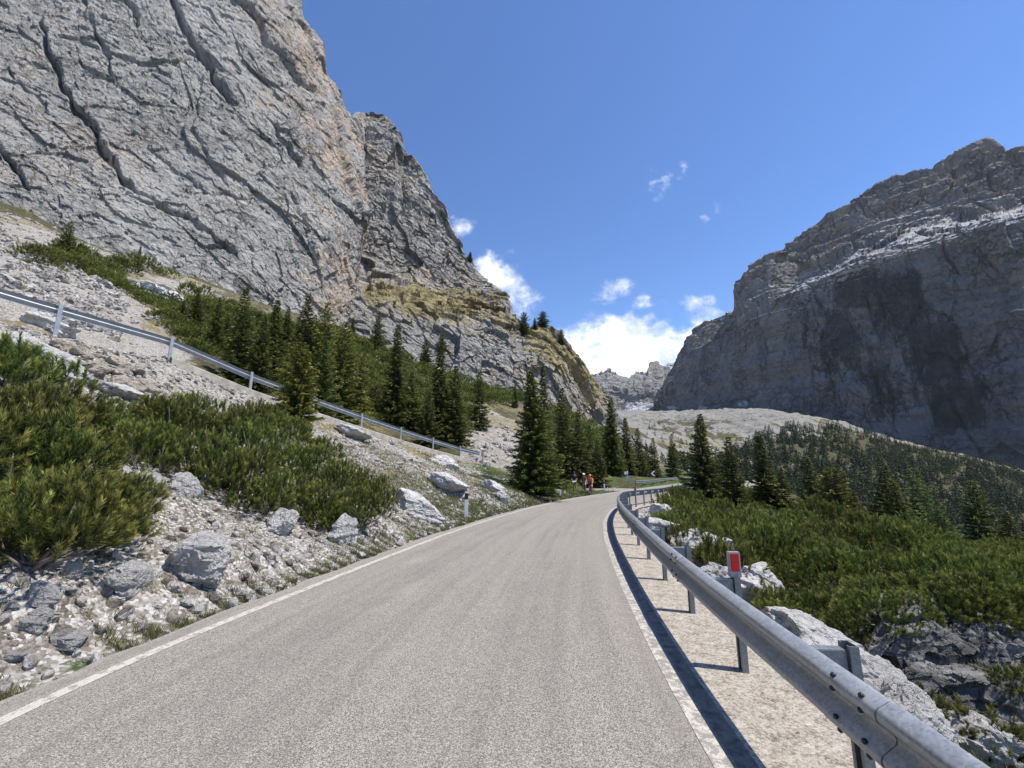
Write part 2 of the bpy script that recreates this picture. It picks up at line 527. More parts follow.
def asphalt_mat():
    m, T = new_mat('worn_asphalt')
    p = T.n('ShaderNodeTexCoord').outputs['Object']
    la = T.n('ShaderNodeAttribute', attribute_name='lat').outputs['Fac']
    v1 = T.n('ShaderNodeTexVoronoi', {'Vector': p, 'Scale': 160.0}, feature='F1')
    c1 = T.n('ShaderNodeSeparateColor', {0: v1.outputs['Color']})
    n1 = T.noise(p, 130.0, 3, 0.6)
    big = T.noise(p, 0.7, 6, 0.62)
    mid = T.noise(p, 9.0, 6, 0.7)
    sp = T.math('ADD', T.math('MULTIPLY', c1.outputs[0], 0.6), T.math('MULTIPLY', n1, 0.4))
    col = T.ramp(sp, [(0.2, (0.085, 0.077, 0.064)), (0.42, (0.205, 0.186, 0.156)), (0.62, (0.33, 0.304, 0.262)), (0.85, (0.54, 0.505, 0.445))])
    # wheel tracks a little darker, edges dusty
    lane = T.math('ABSOLUTE', T.math('SUBTRACT', T.math('ABSOLUTE', la), 0.42))
    trk = T.math('MULTIPLY', T.step(lane, 0.0, 0.28, 1.0, 0.0), T.step(big, 0.35, 0.65))
    col = T.mix(T.step(la, 1.0, 1.015), col, (0.085, 0.082, 0.08))  # asphalt past the right line painted dark to deepen the guardrail's shadow
    col = T.mix(T.math('MULTIPLY', trk, 0.22), col, (0.13, 0.126, 0.118))
    dust = T.math('MULTIPLY', T.step(T.math('ABSOLUTE', la), 0.80, 1.03), T.step(mid, 0.35, 0.6))
    col = T.mix(T.math('MULTIPLY', dust, 0.5), col, (0.33, 0.30, 0.255))
    col = T.mix(T.math('MULTIPLY', T.step(mid, 0.55, 0.75), 0.25), col, (0.30, 0.285, 0.26))
    uvw = T.n('ShaderNodeCombineXYZ', {0: T.math('MULTIPLY', la, 9.0), 1: T.math('MULTIPLY', T.n('ShaderNodeSeparateXYZ', {0: p}).outputs[1], 0.12), 2: 0.0}).outputs[0]
    stk = T.noise(uvw, 1.0, 6, 0.65)
    col = T.mix(T.step(stk, 0.42, 0.66, 0.0, 0.5), col, T.mix(0.5, col, (0.10, 0.096, 0.09)))
    blot = T.noise(p, 0.45, 8, 0.7, 0.8)
    col = T.mix(T.step(blot, 0.56, 0.66, 0.0, 0.28), col, (0.36, 0.335, 0.29))
    h = T.math('ADD', T.math('MULTIPLY', v1.outputs['Distance'], -1.0), T.math('MULTIPLY', n1, 0.5))
    finish(T, col, 0.88, T.bump(h, 0.6, 0.008), 0, 0.3)
    return m


M['asphalt'] = asphalt_mat()


def paint_mat(name, wear):
    m, T = new_mat(name)
    p = T.n('ShaderNodeTexCoord').outputs['Object']
    n = T.noise(p, 11.0, 8, 0.75, 0.4)
    n2 = T.noise(p, 90.0, 3, 0.6)
    f = T.math('ADD', n, T.math('MULTIPLY', n2, 0.25))
    col = T.mix(T.step(f, 0.62 - wear, 0.72 - wear), (0.24, 0.225, 0.20), T.ramp(n2, [(0.3, (0.38, 0.355, 0.295)), (0.7, (0.54, 0.51, 0.44))]))
    finish(T, col, 0.75, T.bump(n2, 0.3, 0.004), 0, 0.3)
    return m


M['line_l'] = paint_mat('worn_line_paint', 0.09)
M['line_r'] = paint_mat('flaking_line_paint', 0.035)


def gravel_mat():
    m, T = new_mat('gravel_shoulder')
    p = T.n('ShaderNodeTexCoord').outputs['Object']
    v = T.n('ShaderNodeTexVoronoi', {'Vector': p, 'Scale': 60.0}, feature='F1')
    c = T.n('ShaderNodeSeparateColor', {0: v.outputs['Color']})
    n = T.noise(p, 7.0, 9, 0.75, 0.3)
    n2 = T.noise(p, 40.0, 5, 0.7)
    t = T.math('ADD', T.math('MULTIPLY', n, 0.55), T.math('ADD', T.math('MULTIPLY', c.outputs[0], 0.2), T.math('MULTIPLY', n2, 0.3)))
    col = T.ramp(t, [(0.36, (0.13, 0.105, 0.08)), (0.47, (0.29, 0.25, 0.20)), (0.57, (0.40, 0.36, 0.30)), (0.72, (0.55, 0.51, 0.45))])
    h = T.math('ADD', T.math('MULTIPLY', n, 1.0), T.math('MULTIPLY', v.outputs['Distance'], -0.25))
    finish(T, col, 0.95, T.bump(h, 0.7, 0.04), 0, 0.2)
    return m


M['gravel'] = gravel_mat()


def steel_mat(name, col, rough, metallic):
    m, T = new_mat(name)
    p = T.n('ShaderNodeTexCoord').outputs['Object']
    n = T.noise(p, 5.0, 6, 0.65)
    v = T.n('ShaderNodeTexVoronoi', {'Vector': p, 'Scale': 70.0}, feature='F1')
    c = T.n('ShaderNodeSeparateColor', {0: v.outputs['Color']})
    t = T.math('ADD', T.math('MULTIPLY', n, 0.7), T.math('MULTIPLY', c.outputs[0], 0.3))
    cc = T.ramp(t, [(0.3, tuple(x * .72 for x in col)), (0.7, tuple(min(1, x * 1.15) for x in col))])
    cc = T.mix(T.math('MULTIPLY', T.step(T.noise(p, 2.3, 7, 0.75), 0.58, 0.75), 0.5), cc, (0.28, 0.25, 0.21))
    rr = T.step(n, 0.3, 0.7, rough - 0.08, rough + 0.12)
    finish(T, cc, rr, T.bump(n, 0.1, 0.01), metallic, 0.5)
    return m


M['steel'] = steel_mat('galvanised_steel', (0.36, 0.375, 0.385), 0.36, 0.3)
M['steel_dk'] = steel_mat('weathered_steel', (0.20, 0.22, 0.23), 0.5, 0.35)
M['red'] = simple_mat('red_reflector', (0.55, 0.02, 0.025), 0.3, 0, 0.1, 60)
M['white'] = simple_mat('white_plastic', (0.72, 0.72, 0.70), 0.5)
M['black'] = simple_mat('black_plastic', (0.02, 0.02, 0.022), 0.5)
M['sign_grey'] = simple_mat('sign_back_grey', (0.34, 0.35, 0.36), 0.5, 0.3)
M['concrete'] = simple_mat('old_concrete', (0.36, 0.33, 0.285), 0.9, 0, 0.35, 3.0)
M['bark'] = simple_mat('bark', (0.12, 0.09, 0.07), 0.95, 0, 0.4, 9.0)
M['stem'] = simple_mat('grey_pine_stem', (0.20, 0.17, 0.145), 0.95, 0, 0.4, 14.0)
M['skin'] = simple_mat('skin', (0.42, 0.24, 0.17), 0.6)
M['orange'] = simple_mat('orange_jersey', (0.75, 0.17, 0.05), 0.7)
M['darkcloth'] = simple_mat('dark_cloth', (0.02, 0.025, 0.045), 0.8)
M['redcloth'] = simple_mat('dark_red_cloth', (0.20, 0.03, 0.03), 0.8)
M['greycloth'] = simple_mat('grey_cloth', (0.25, 0.26, 0.28), 0.8)


def leaf_mat(name, dark, light, tip, trans=0.22):
    m, T = new_mat(name)
    at_ = T.n('ShaderNodeAttribute', attribute_name='tip').outputs['Fac']
    oi = T.n('ShaderNodeObjectInfo').outputs['Random']
    rn = T.n('ShaderNodeAttribute', attribute_name='rnd').outputs['Fac']
    f = T.math('ADD', T.math('MULTIPLY', rn, 0.75), T.math('MULTIPLY', oi, 0.25))
    col = T.mix(f, dark, light)
    col = T.mix(T.math('MULTIPLY', at_, 0.75), col, tip)
    hs = T.n('ShaderNodeHueSaturation', {'Hue': T.math('ADD', 0.485, T.math('MULTIPLY', oi, 0.03)), 'Saturation': 1.0,
                                         'Value': T.math('ADD', 0.85, T.math('MULTIPLY', oi, 0.3)), 'Color': col})
    d = T.n('ShaderNodeBsdfPrincipled', {'Base Color': hs.outputs[0], 'Roughness': 0.55, 'Specular IOR Level': 0.25})
    tr = T.n('ShaderNodeBsdfTranslucent', {'Color': hs.outputs[0]})
    mx = T.n('ShaderNodeMixShader', {0: trans, 1: d.outputs[0], 2: tr.outputs[0]})
    T.n('ShaderNodeOutputMaterial', {'Surface': mx.outputs[0]})
    return m


M['mugo'] = leaf_mat('dwarf_pine_needles', (0.026, 0.042, 0.011), (0.115, 0.15, 0.03), (0.52, 0.50, 0.12))
M['spruce'] = leaf_mat('spruce_needles', (0.03, 0.047, 0.014), (0.09, 0.112, 0.027), (0.24, 0.24, 0.055))
M['swiss'] = leaf_mat('stone_pine_needles', (0.06, 0.075, 0.018), (0.15, 0.165, 0.035), (0.40, 0.38, 0.085))
M['larch'] = leaf_mat('larch_needles', (0.07, 0.11, 0.025), (0.13, 0.19, 0.04), (0.20, 0.26, 0.07), 0.3)
M['pale_leaf'] = leaf_mat('pale_spring_leaves', (0.14, 0.18, 0.05), (0.24, 0.28, 0.09), (0.32, 0.34, 0.14), 0.3)
M['forest'] = leaf_mat('forest_needles', (0.018, 0.032, 0.016), (0.05, 0.075, 0.028), (0.10, 0.12, 0.04))
M['grass'] = leaf_mat('grass_blades', (0.05, 0.085, 0.02), (0.30, 0.25, 0.12), (0.33, 0.30, 0.15), 0.3)

# ------------------------------------------------------------------ road geometry (plan)
ZP = [(-30, 0.0), (0, 0.0), (8, 0.0), (12, -0.03), (16, -0.12), (20, -0.22), (28, -0.47), (38, -0.72), (50, -0.85), (64, -0.95), (90, -1.6), (140, -4)]


def road_z(y):
    return np.interp(y, [a for a, _ in ZP], [b for _, b in ZP])


def px_road(px, py):
    """intersection of a view ray with the road profile"""
    u, v = ray(px, py)
    Y = 5.0
    for _ in range(60):
        Y = 0.5 * Y + 0.5 * (road_z(Y) - CAM_H) / v
    return u * Y, Y


R_LINE = [(734, 766), (716, 741), (697, 714), (672, 667), (655, 637), (638, 606), (621, 570), (608, 537), (606.6, 522.5), (609.5, 514.6), (616, 507.5)]
L_LINE = [(0, 713), (100, 671), (200, 629), (300, 590), (402, 550), (440, 535.5), (490, 519), (533, 507), (565, 500), (595, 495)]
rp = [px_road(*p) for p in R_LINE]
lp = [px_road(*p) for p in L_LINE]
rp = [(0.35, -14), (0.85, -6), (1.12, -1.5), (1.22, 1.0)] + rp + [(8.9, 27.6), (13.2, 35.5), (20.2, 47), (28, 59), (40, 76), (58, 98)]
lp = [(-4.6, -14), (-4.15, -6), (-3.85, -1.5), (-3.72, 1.0)] + lp + [(10.0, 41.0), (14.6, 48.5), (22.5, 60.0), (34, 77.5), (53, 101)]


def resample(pts, n, k=3):
    p = np.array(pts, float)
    s = np.r_[0, np.cumsum(np.hypot(*np.diff(p, axis=0).T))]
    t = np.linspace(0, s[-1], n)
    q = np.stack([np.interp(t, s, p[:, 0]), np.interp(t, s, p[:, 1])], 1)
    for _ in range(k):
        q[1:-1] = 0.25 * q[:-2] + 0.5 * q[1:-1] + 0.25 * q[2:]
    return q


NR = 420
RL = resample(rp, NR, 14)      # right line outer edge
LL = resample(lp, NR, 14)
CL = (RL + LL) / 2
HW = np.hypot(*(RL - LL).T) / 2
Tn = np.gradient(CL, axis=0)
Tn /= np.linalg.norm(Tn, axis=1)[:, None]
Rn = np.stack([Tn[:, 1], -Tn[:, 0]], 1)                 # to the right


def lat_of(xy):
    """signed distance past the road edge: negative inside; second value = side (+1 right)"""
    best = np.full(len(xy), 1e9)
    idx = np.zeros(len(xy), int)
    for i in range(0, NR, 3):
        d = (xy[:, 0] - CL[i, 0]) ** 2 + (xy[:, 1] - CL[i, 1]) ** 2
        m = d < best
        best[m] = d[m]
        idx[m] = i
    for off in (-1, 1):
        j = np.clip(idx + off, 0, NR - 1)
        d = (xy[:, 0] - CL[j, 0]) ** 2 + (xy[:, 1] - CL[j, 1]) ** 2
        m = d < best
        best[m] = d[m]
        idx[m] = j[m]
    rel = xy - CL[idx]
    la = (rel * Rn[idx]).sum(1)
    lo = (rel * Tn[idx]).sum(1)
    dist = np.where(np.abs(lo) > 1.5, np.hypot(la, lo), np.abs(la))
    return dist - HW[idx], np.sign(la), idx


# ------------------------------------------------------------------ terrain
WALL = [(-2.0, None)]
K = 2.78
WDIR = np.array((0.575, 1.0))
WA = -8.24 * K
WALL_N = [4.0, 4.6, 5.83, 6.83, 7.83, 8.83, 9.83, 10.83, 11.83, 12.83]
WALL_PY = [292, 319, 354, 391, 411, 427.5, 440, 449.5, 457, 462]
WPTS = []
for nn, py in zip(WALL_N, WALL_PY):
    y = nn * K
    x = WA + 0.575 * y
    if py is None:
        z = 7.9
    else:
        px = 512 + x / y * FPX
        for _ in range(5):                                  # px giving this X/Y at that row
            px += (x / y - ray(px, py)[0]) * FPX
        z = at(px, py, y)[2]
    WPTS.append((x, y, z))
WPTS = np.array(WPTS)
WPTS[:, 2] = np.r_[WPTS[:1, 2], WPTS[1:-1, 2] * .7 + .15 * (WPTS[:-2, 2] + WPTS[2:, 2]), WPTS[-1:, 2]]

CP = []                                                     # control points x,y,z


def cp(px, py, Y):
    CP.append(tuple(at(px, py, Y)))


def seg(a, b, n, pw=1.0):
    a, b = np.array(a, float), np.array(b, float)
    for t in np.linspace(0, 1, n):
        CP.append((a[0] + (b[0] - a[0]) * t, a[1] + (b[1] - a[1]) * t, a[2] + (b[2] - a[2]) * t ** pw))


def edge_pt(pts, y, off):
    i = int(np.argmin(np.abs(pts[:, 1] - y)))
    s = 1 if pts is RL else -1
    return (pts[i, 0] + s * Rn[i, 0] * off, pts[i, 1] + s * Rn[i, 1] * off, road_z(pts[i, 1]))


# left bank: road edge up to the wall foot
for (yl, k) in ((1.0, 0), (2.2, 1), (3.2, 2), (4.6, 3), (7.0, 4), (10.5, 5), (14.5, 6), (18, 7), (21.5, 8), (25, 9)):
    seg(edge_pt(LL, yl, 0.4), WPTS[k] - np.array((0, 0, 0.25)), 6)
seg(edge_pt(LL, -6, 0.5), (-17, -2, 8), 5)
seg(edge_pt(LL, -13, 0.5), (-20, -12, 8), 5)
# bench behind the wall, then hillside
LNn = np.array((-1.0, 0.575)) / 1.1535
for k in range(len(WPTS)):
    w = WPTS[k]
    for d, dz in ((0.3, 0.0), (2.5, 0.05), (4.8, 0.15)):
        CP.append((w[0] + LNn[0] * d, w[1] + LNn[1] * d, w[2] + dz))
for (px, py, Y) in ((-200, 190, 46), (-100, 205, 52), (0, 240, 38), (0, 212, 70), (60, 262, 44), (60, 234, 76), (120, 285, 48), (120, 256, 86), (180, 300, 56),
                    (180, 276, 92), (230, 330, 44), (230, 291, 100), (300, 375, 42), (300, 340, 70), (300, 317, 112), (360, 395, 48),
                    (360, 360, 80), (360, 336, 122), (430, 425, 52), (430, 400, 80), (430, 374, 128), (480, 440, 52), (500, 420, 80), (500, 393, 135),
                    (500, 468, 38), (533, 470, 42), (550, 450, 62), (560, 425, 100), (560, 412, 145), (600, 470, 62), (600, 445, 100),
                    (600, 425, 165), (-200, 120, 60), (-100, 150, 75)):
    cp(px, py, Y)
CP.append((1.5, 28, -0.25)); CP.append((4.0, 36, -0.4)); CP.append((3.5, 46, 0.5)); CP.append((8, 52, -0.4)); CP.append((11, 56, -0.3))
CP.append((20, 66, -0.2)); CP.append((14, 75, 1.5))
cp(640, 474, 85); cp(640, 447, 190); cp(640, 432, 400); cp(640, 416, 900); cp(600, 412, 900); cp(640, 410, 1500)
# right side: shoulder, terrace with dwarf pines, then the valley
for y in (-8, -3, 0, 2, 4, 6, 9, 12, 16, 20, 26, 34, 44, 54, 66, 80):
    e = edge_pt(RL, y, 0.85)
    CP.append((e[0], e[1], e[2] - 0.03))
    e2 = edge_pt(RL, y, 1.7)
    CP.append((e2[0], e2[1], e2[2] - (0.45 if y < 22 else 0.5)))
    e3 = edge_pt(RL, y, 3.2)
    CP.append((e3[0], e3[1], e3[2] - (1.25 if y < 22 else 0.9)))
for (x, y, z) in ((6.0, 5.0, -1.5), (8, 4, -1.9), (5.5, 8, -1.6), (8, 8, -1.5), (11, 7, -1.6), (8, 12, -1.7), (12, 12, -1.5), (17, 12, -2.2), (12, 18, -1.7),
                  (18, 20, -2.0), (24, 22, -3.2), (14, 26, -1.7), (20, 30, -2.6), (28, 32, -4.5), (16, 36, -1.9), (22, 40, -2.6),
                  (30, 46, -3.2), (34, 12, -6), (42, 30, -9), (45, 50, -7), (66, 70, -12), (14, 2, -3.0),
                  (10, -3, -3.0), (25, 0, -7), (8, -12, -3), (30, -30, -14), (60, 0, -22), (100, 40, -38)):
    CP.append((x, y, z))
for (px, py, Y) in ((690, 486, 160), (690, 470, 320), (690, 448, 560), (690, 424, 900), (760, 520, 170), (760, 490, 330), (760, 445, 600), (760, 420, 800), (760, 411, 1050),
                    (830, 535, 220), (830, 488, 380), (830, 446, 620), (830, 424, 860), (830, 420, 1050), (900, 545, 240), (900, 500, 400), (900, 462, 600),
                    (900, 446, 820), (900, 442, 1000), (960, 545, 260), (960, 505, 430), (960, 470, 640), (960, 458, 820), (1024, 545, 280),
                    (1024, 515, 430), (1024, 482, 640), (1024, 474, 800), (1150, 560, 300), (1150, 520, 640), (1300, 560, 640), (700, 412, 1300),
                    (740, 408, 1250), (1100, 490, 800)):
    cp(px, py, Y)
for (x, y, z) in ((0, -80, 1), (-60, -40, 25), (-100, 20, 48), (-60, -120, 25), (50, -120, -22), (0, -400, 10), (-300, -200, 80), (300, -200, -90), (500, 0, -100),
                  (-2000, 0, 200), (0, -2000, 100), (2500, 0, 100), (0, 3000, 250), (-1500, 1500, 250), (2000, 2000, 300)):
    CP.append((x, y, z))
CP = np.array(CP)


def lp_coord(x, y):
    r = np.sqrt(x * x + y * y) + 0.6
    th = np.arctan2(x, y)
    return np.stack([np.log(r) * 1.0, np.sin(th) * 1.6, np.cos(th) * 1.6], 1), r


def _fit():
    q, r = lp_coord(CP[:, 0], CP[:, 1])
    val = (CP[:, 2]) / r
    d = np.linalg.norm(q[:, None] - q[None], axis=2)
    n = len(q)
    A = np.zeros((n + 1, n + 1))
    A[:n, :n] = d - 0.0015 * np.eye(n)
    A[:n, n] = 1
    A[n, :n] = 1
    b = np.r_[val, 0]
    w = np.linalg.lstsq(A, b, rcond=None)[0]
    return q, w


CQ, CW = _fit()
CQ32, CW32 = CQ.astype(F32), CW.astype(F32)


def base_z(x, y):
    out = np.empty(len(x), F32)
    for s in range(0, len(x), 40000):
        q, r = lp_coord(x[s:s + 40000], y[s:s + 40000])
        q = q.astype(F32)
        d2 = (q * q).sum(1)[:, None] + (CQ32 * CQ32).sum(1)[None] - 2 * (q @ CQ32.T)
        d = np.sqrt(np.maximum(d2, 0))
        out[s:s + 40000] = (d @ CW32[:-1] + CW32[-1]) * r
    return out


def wall_side(x, y):
    """signed distance uphill (+) of the retaining wall line, and parameter along it"""
    ax, ay = WPTS[0, 0], WPTS[0, 1]
    dx, dy = WDIR / np.linalg.norm(WDIR)
    t = (x - ax) * dx + (y - ay) * dy
    s = (x - ax) * LNn[0] + (y - ay) * LNn[1]
    return s, t


WLEN = np.hypot(WPTS[-1, 0] - WPTS[0, 0], WPTS[-1, 1] - WPTS[0, 1])


def terrain(x, y, detail=True):
    """height plus masks (green, dry, undergrowth, scree)"""
    x = np.asarray(x, float)
    y = np.asarray(y, float)
    z = base_z(x, y).astype(float)
    r = np.hypot(x, y)
    lat = np.full(len(x), 99.0)
    side = np.ones(len(x))
    nr = r < 120
    if nr.any():
        la, sd, ix = lat_of(np.stack([x[nr], y[nr]], 1))
        lat[nr] = la
        side[nr] = sd
    rz = road_z(y)
    ws, wt = wall_side(x, y)
    near_wall = (wt > -2) & (wt < WLEN + 2)
    p = np.stack([x, y, z], 1)
    # rocky relief
    if detail:
        amp = np.clip(r / 14.0, 0.35, 60.0)
        big = (r > 70)
        p2 = p * np.array((1, 1, 0.0))
        rid = lambda w, sd: 1 - np.abs(fbm(p2 / w, 3, sd) * 2 - 1)
        d1 = ((rid(2.6, 5) - 0.75) * 0.55 + (rid(0.9, 9) - 0.75) * 0.22 + (fbm(p2 / 0.35, 2, 13) - 0.5) * 0.07 * (r < 25)) * (1 - sstep(r, 50, 110))
        d2 = (fbm(p / 7.0, 4, 31) - 0.5) * 2.6 * sstep(r, 25, 80) * (1 - 0.6 * sstep(r, 200, 500))
        d3 = ((fbm(p / 55.0, 5, 47) - 0.5) * 26.0 + (fbm(p2 / 13.0, 3, 49) - 0.5) * 5.0 - np.abs(fbm(p2 / 30.0, 3, 52) - .5) * 14.0) * sstep(r, 160, 420)
        edge = np.where(side > 0, sstep(lat, 0.75, 1.6), sstep(lat, 0.3, 1.2))
        flatw = 1 - (1 - sstep(np.abs(ws - 2.2), 2.2, 3.6)) * near_wall * 0.85
        z = z + (d1 + d2 + d3) * edge * flatw
    # road bed
    k = np.where(side > 0, sstep(lat, 0.78, 1.5), sstep(lat, 0.22, 1.3))
    z = (rz - 0.07) * (1 - k) + z * k
    # pull-off beside the far bend
    dl = np.hypot((x - 8.6) / 1.5, y - 46.5)
    kk = sstep(dl, 3.4, 5.2)
    z = np.where(lat > 0, (road_z(y) - 0.06) * (1 - kk) + z * kk, z)
    return z, lat, side, ws, wt, r


def ground_at(x, y):
    return float(terrain(np.array([x]), np.array([y]))[0][0])


def hit(px, py, y0=1.5, y1=1500):
    """where a view ray meets the ground"""
    u, v = ray(px, py)
    Y = np.exp(np.linspace(math.log(y0), math.log(y1), 900))
    z = terrain(u * Y, Y)[0]
    b = z > CAM_H + v * Y
    i = int(np.argmax(b)) if b.any() else len(Y) - 1
    return np.array((u * Y[i], Y[i], z[i]))


def build_terrain():
    th_in = np.linspace(-56, 56, 900)
    th = np.r_[np.linspace(-180, -58, 50), th_in, np.linspace(58, 180, 50)]
    th = np.radians(th)
    rr = np.r_[np.exp(np.linspace(math.log(0.8), math.log(60), 420)), np.exp(np.linspace(math.log(60), math.log(1400), 240))[1:],
               np.exp(np.linspace(math.log(1400), math.log(4300), 14))[1:]]
    R_, T_ = np.meshgrid(rr, th, indexing='ij')
    x, y = (R_ * np.sin(T_)).ravel(), (R_ * np.cos(T_)).ravel()
    z, lat, side, ws, wt, r = terrain(x, y)
    p = np.stack([x, y, z * 0], 1)
    n1 = fbm(p / 2.2, 4, 3)
    n2 = fbm(p / 9.0, 4, 8)
    left = side < 0
    green = np.zeros(len(x))
    dry = np.zeros(len(x))
    ug = np.zeros(len(x))
    scree = sstep(r, 180, 420)
    bank = left & (ws < 0)
    green = np.where(left & (lat < 6), np.exp(-np.maximum(lat - 0.25, 0) / 0.55) * 0.62 + 0.22 * sstep(n1, 0.42, 0.6), green)
    green = np.where(left & (y > 15) & (ws < 0), green + 0.25 * sstep(n2, 0.45, 0.6) + 0.35 * (y > 30), green)
    dry = np.where(bank, 0.20 + 0.6 * (n1 - 0.3), dry)
    near_wall = (wt > 2) & (wt < WLEN + 2)
    dry = np.where(bank & (ws > -2.5) & near_wall, dry + 0.28 * sstep(wt, 8, 18), dry)
    uphill = left & ((ws > 0) | (y > 36)) & (r < 200)
    ax = np.degrees(np.arctan2(x, y))
    ug = np.where(uphill, 0.18 + 0.55 * sstep(ax, -44, -34) * (1 - 0.6 * (np.abs(ax + 2) < 5) * (y < 90)), ug)
    ug = np.where(uphill & (r > 80), ug * 0.8, ug)
    dry = np.where(uphill, 0.22 + 0.32 * sstep(n2, .4, .6), dry)
    rt = ~left & (r < 180)
    ug = np.where(rt, 0.8 * sstep(lat, 1.9, 3.4) * (0.7 + 0.3 * n2), ug)
    green = np.where(rt & (lat > 1.2) & (r < 12), green + 0.55 * sstep(n1, 0.46, 0.6), green)
    dry = np.where(rt & (lat > 1.5), 0.2 + 0.3 * n1, dry)
    # valley side across: woods on the right, open scree to the left and above
    far = sstep(r, 150, 300)
    tanv = (z - CAM_H) / np.maximum(y, 1)
    u = x / np.maximum(y, 1)
    wood = sstep(u, 0.46, 0.66) * (1 - sstep(tanv - np.interp(u, [0.5, .8, 1.0, 1.25], [0.045, 0.075, 0.035, -0.03]), -0.02, 0.012))
    n3 = fbm(p / 38.0, 5, 61)
    ug = np.maximum(ug * (1 - far), far * np.maximum(wood * 1.1, 0.62 * sstep(n3, 0.47, 0.58) * (tanv < 0.105)))
    dry = dry * (1 - far) + far * (0.18 + 0.55 * sstep(n2, 0.45, 0.62) * (tanv < 0.06)) * (1 - wood)
    mask = np.stack([green, dry, ug, scree], 1)
    P = np.stack([x, y, z], 1).reshape(len(rr), len(th), 3)
    me = grid_mesh('ground', P, M['ground'], {'mask': mask}, True)
    return link('ground', me, kind='structure')


build_terrain()


# ------------------------------------------------------------------ mountains
def normals_of(P):
    du = np.gradient(P, axis=1)
    dv = np.gradient(P, axis=0)
    n = np.cross(du, dv)
    return n / (np.linalg.norm(n, axis=2, keepdims=True) + 1e-9)


def rot_xyz(p, rx, ry, rz):
    R_ = (Matrix.Rotation(rz, 3, 'Z') @ Matrix.Rotation(ry, 3, 'Y') @ Matrix.Rotation(rx, 3, 'X'))
    return p @ np.array(R_).T


def rays_np(px, py):
    xc, yc = (px - 512) / FPX, (384 - py) / FPX
    den = math.cos(PITCH) - yc * math.sin(PITCH)
    return xc / den, (math.sin(PITCH) + yc * math.cos(PITCH)) / den


def interp(x, tab):
    t = np.array(tab, float)
    return np.interp(x, t[:, 0], t[:, 1])


def crack_field(px, py):
    """long fissures across the face: (polyline, depth, width, step of the overhanging side)"""
    jx = (fbm(np.stack([px.ravel() / 16, py.ravel() / 16, 0 * px.ravel()], 1), 4, 201).reshape(px.shape) - .5) * 14
    jy = (fbm(np.stack([px.ravel() / 16, py.ravel() / 16, 9 + 0 * px.ravel()], 1), 4, 207).reshape(px.shape) - .5) * 14
    X, Y = px + jx, py + jy
    out = np.zeros(px.shape)
    for pts, dep, wid, stp in CRACKS:
        p = np.array(pts, float)
        for a, b in zip(p[:-1], p[1:]):
            ab = b - a
            L = np.hypot(*ab)
            t = ((X - a[0]) * ab[0] + (Y - a[1]) * ab[1]) / L ** 2
            sd = ((X - a[0]) * ab[1] - (Y - a[1]) * ab[0]) / L
            on = sstep(t, -0.08, 0.06) * (1 - sstep(t, 0.94, 1.08))
            out -= 0.85 * dep * on * np.exp(-(sd / wid) ** 2)
            out += 0.55 * stp * on * np.exp(-np.maximum(sd, 0) / 22.0) * sstep(sd, 0, 3)
    return out


CRACKS = [([(38, 20), (62, 88), (92, 128), (128, 192)], 3.2, 2.6, 2.2), ([(128, 192), (165, 212), (186, 220)], 1.8, 2.2, 1.2),
          ([(168, -10), (196, 52), (234, 106)], 3.4, 2.8, 2.4), ([(118, -20), (140, 30)], 1.8, 2.0, 1.2), ([(222, -30), (262, 40), (312, 96)], 2.2, 2.4, 2.2),
          ([(275, -20), (300, 30), (335, 90)], 2.4, 2.2, 1.4), ([(270, 130), (300, 168)], 1.8, 2.0, 1.2), ([(-60, 40), (-20, 120), (30, 190)], 2.4, 2.6, 1.6),
          ([(150, 150), (200, 190), (250, 200)], 0.9, 1.8, .6), ([(330, 110), (345, 180), (356, 215)], 2.2, 2.6, 1.8), ([(60, -40), (92, 20), (110, 70)], 1.4, 2.0, .8),
          ([(180, 215), (235, 262)], 1.2, 2.0, .9), ([(205, 60), (190, 130), (220, 180)], .9, 1.8, .6), ([(290, 200), (318, 262)], 1.2, 1.8, .9), ([(0, 60), (50, 110)], 1.0, 1.8, .8)]


def rough(P, layers, fade=None, extra=None):
    """layers: (cell size, amplitude, stretch, rotation, seed, kind)"""
    sh = P.shape
    N = normals_of(P)
    q = P.reshape(-1, 3)
    d = np.zeros(len(q))
    for (size, amp, st, rt, seed, kind) in layers:
        w = rot_xyz(q, *rt) / (np.array(st) * size)
        if kind == 'f':
            w = w + 0.25 * (np.stack([vnoise(w * 1.7 + 9 * k, seed + 50 + k) for k in range(3)], 1) - 0.5)
            d += amp * facet(w, seed)
        elif kind == 'n':
            d += amp * (fbm(w, 4, seed) - 0.5) * 2
        elif kind == 's':                                   # near-level strata, set back by turns
            zz = q[:, 2] / size + 0.8 * (fbm(q / (size * 6), 3, seed + 1) - 0.5)
            a_ = np.stack([zz, zz * 0 + seed, zz * 0], 1)
            d += amp * (sstep(vnoise(a_, seed), 0.35, 0.65) + 0.5 * sstep(vnoise(a_ * 2.7, seed + 3), 0.35, 0.65) - 0.75) * (0.4 + 1.2 * vnoise(q / (size * 3), seed + 9))
        else:                                               # clefts
            v = np.abs(fbm(w, 3, seed) - 0.5) * 2
            d -= amp * np.exp(-(v / 0.05) ** 2) * sstep(vnoise(q / (60 * max(1, amp / 5)), seed + 4), 0.45, 0.7)
    d = d.reshape(sh[:2])
    if extra is not None:
        d = d + extra
    if fade is not None:
        d = d * fade
    return P + N * d[..., None], d


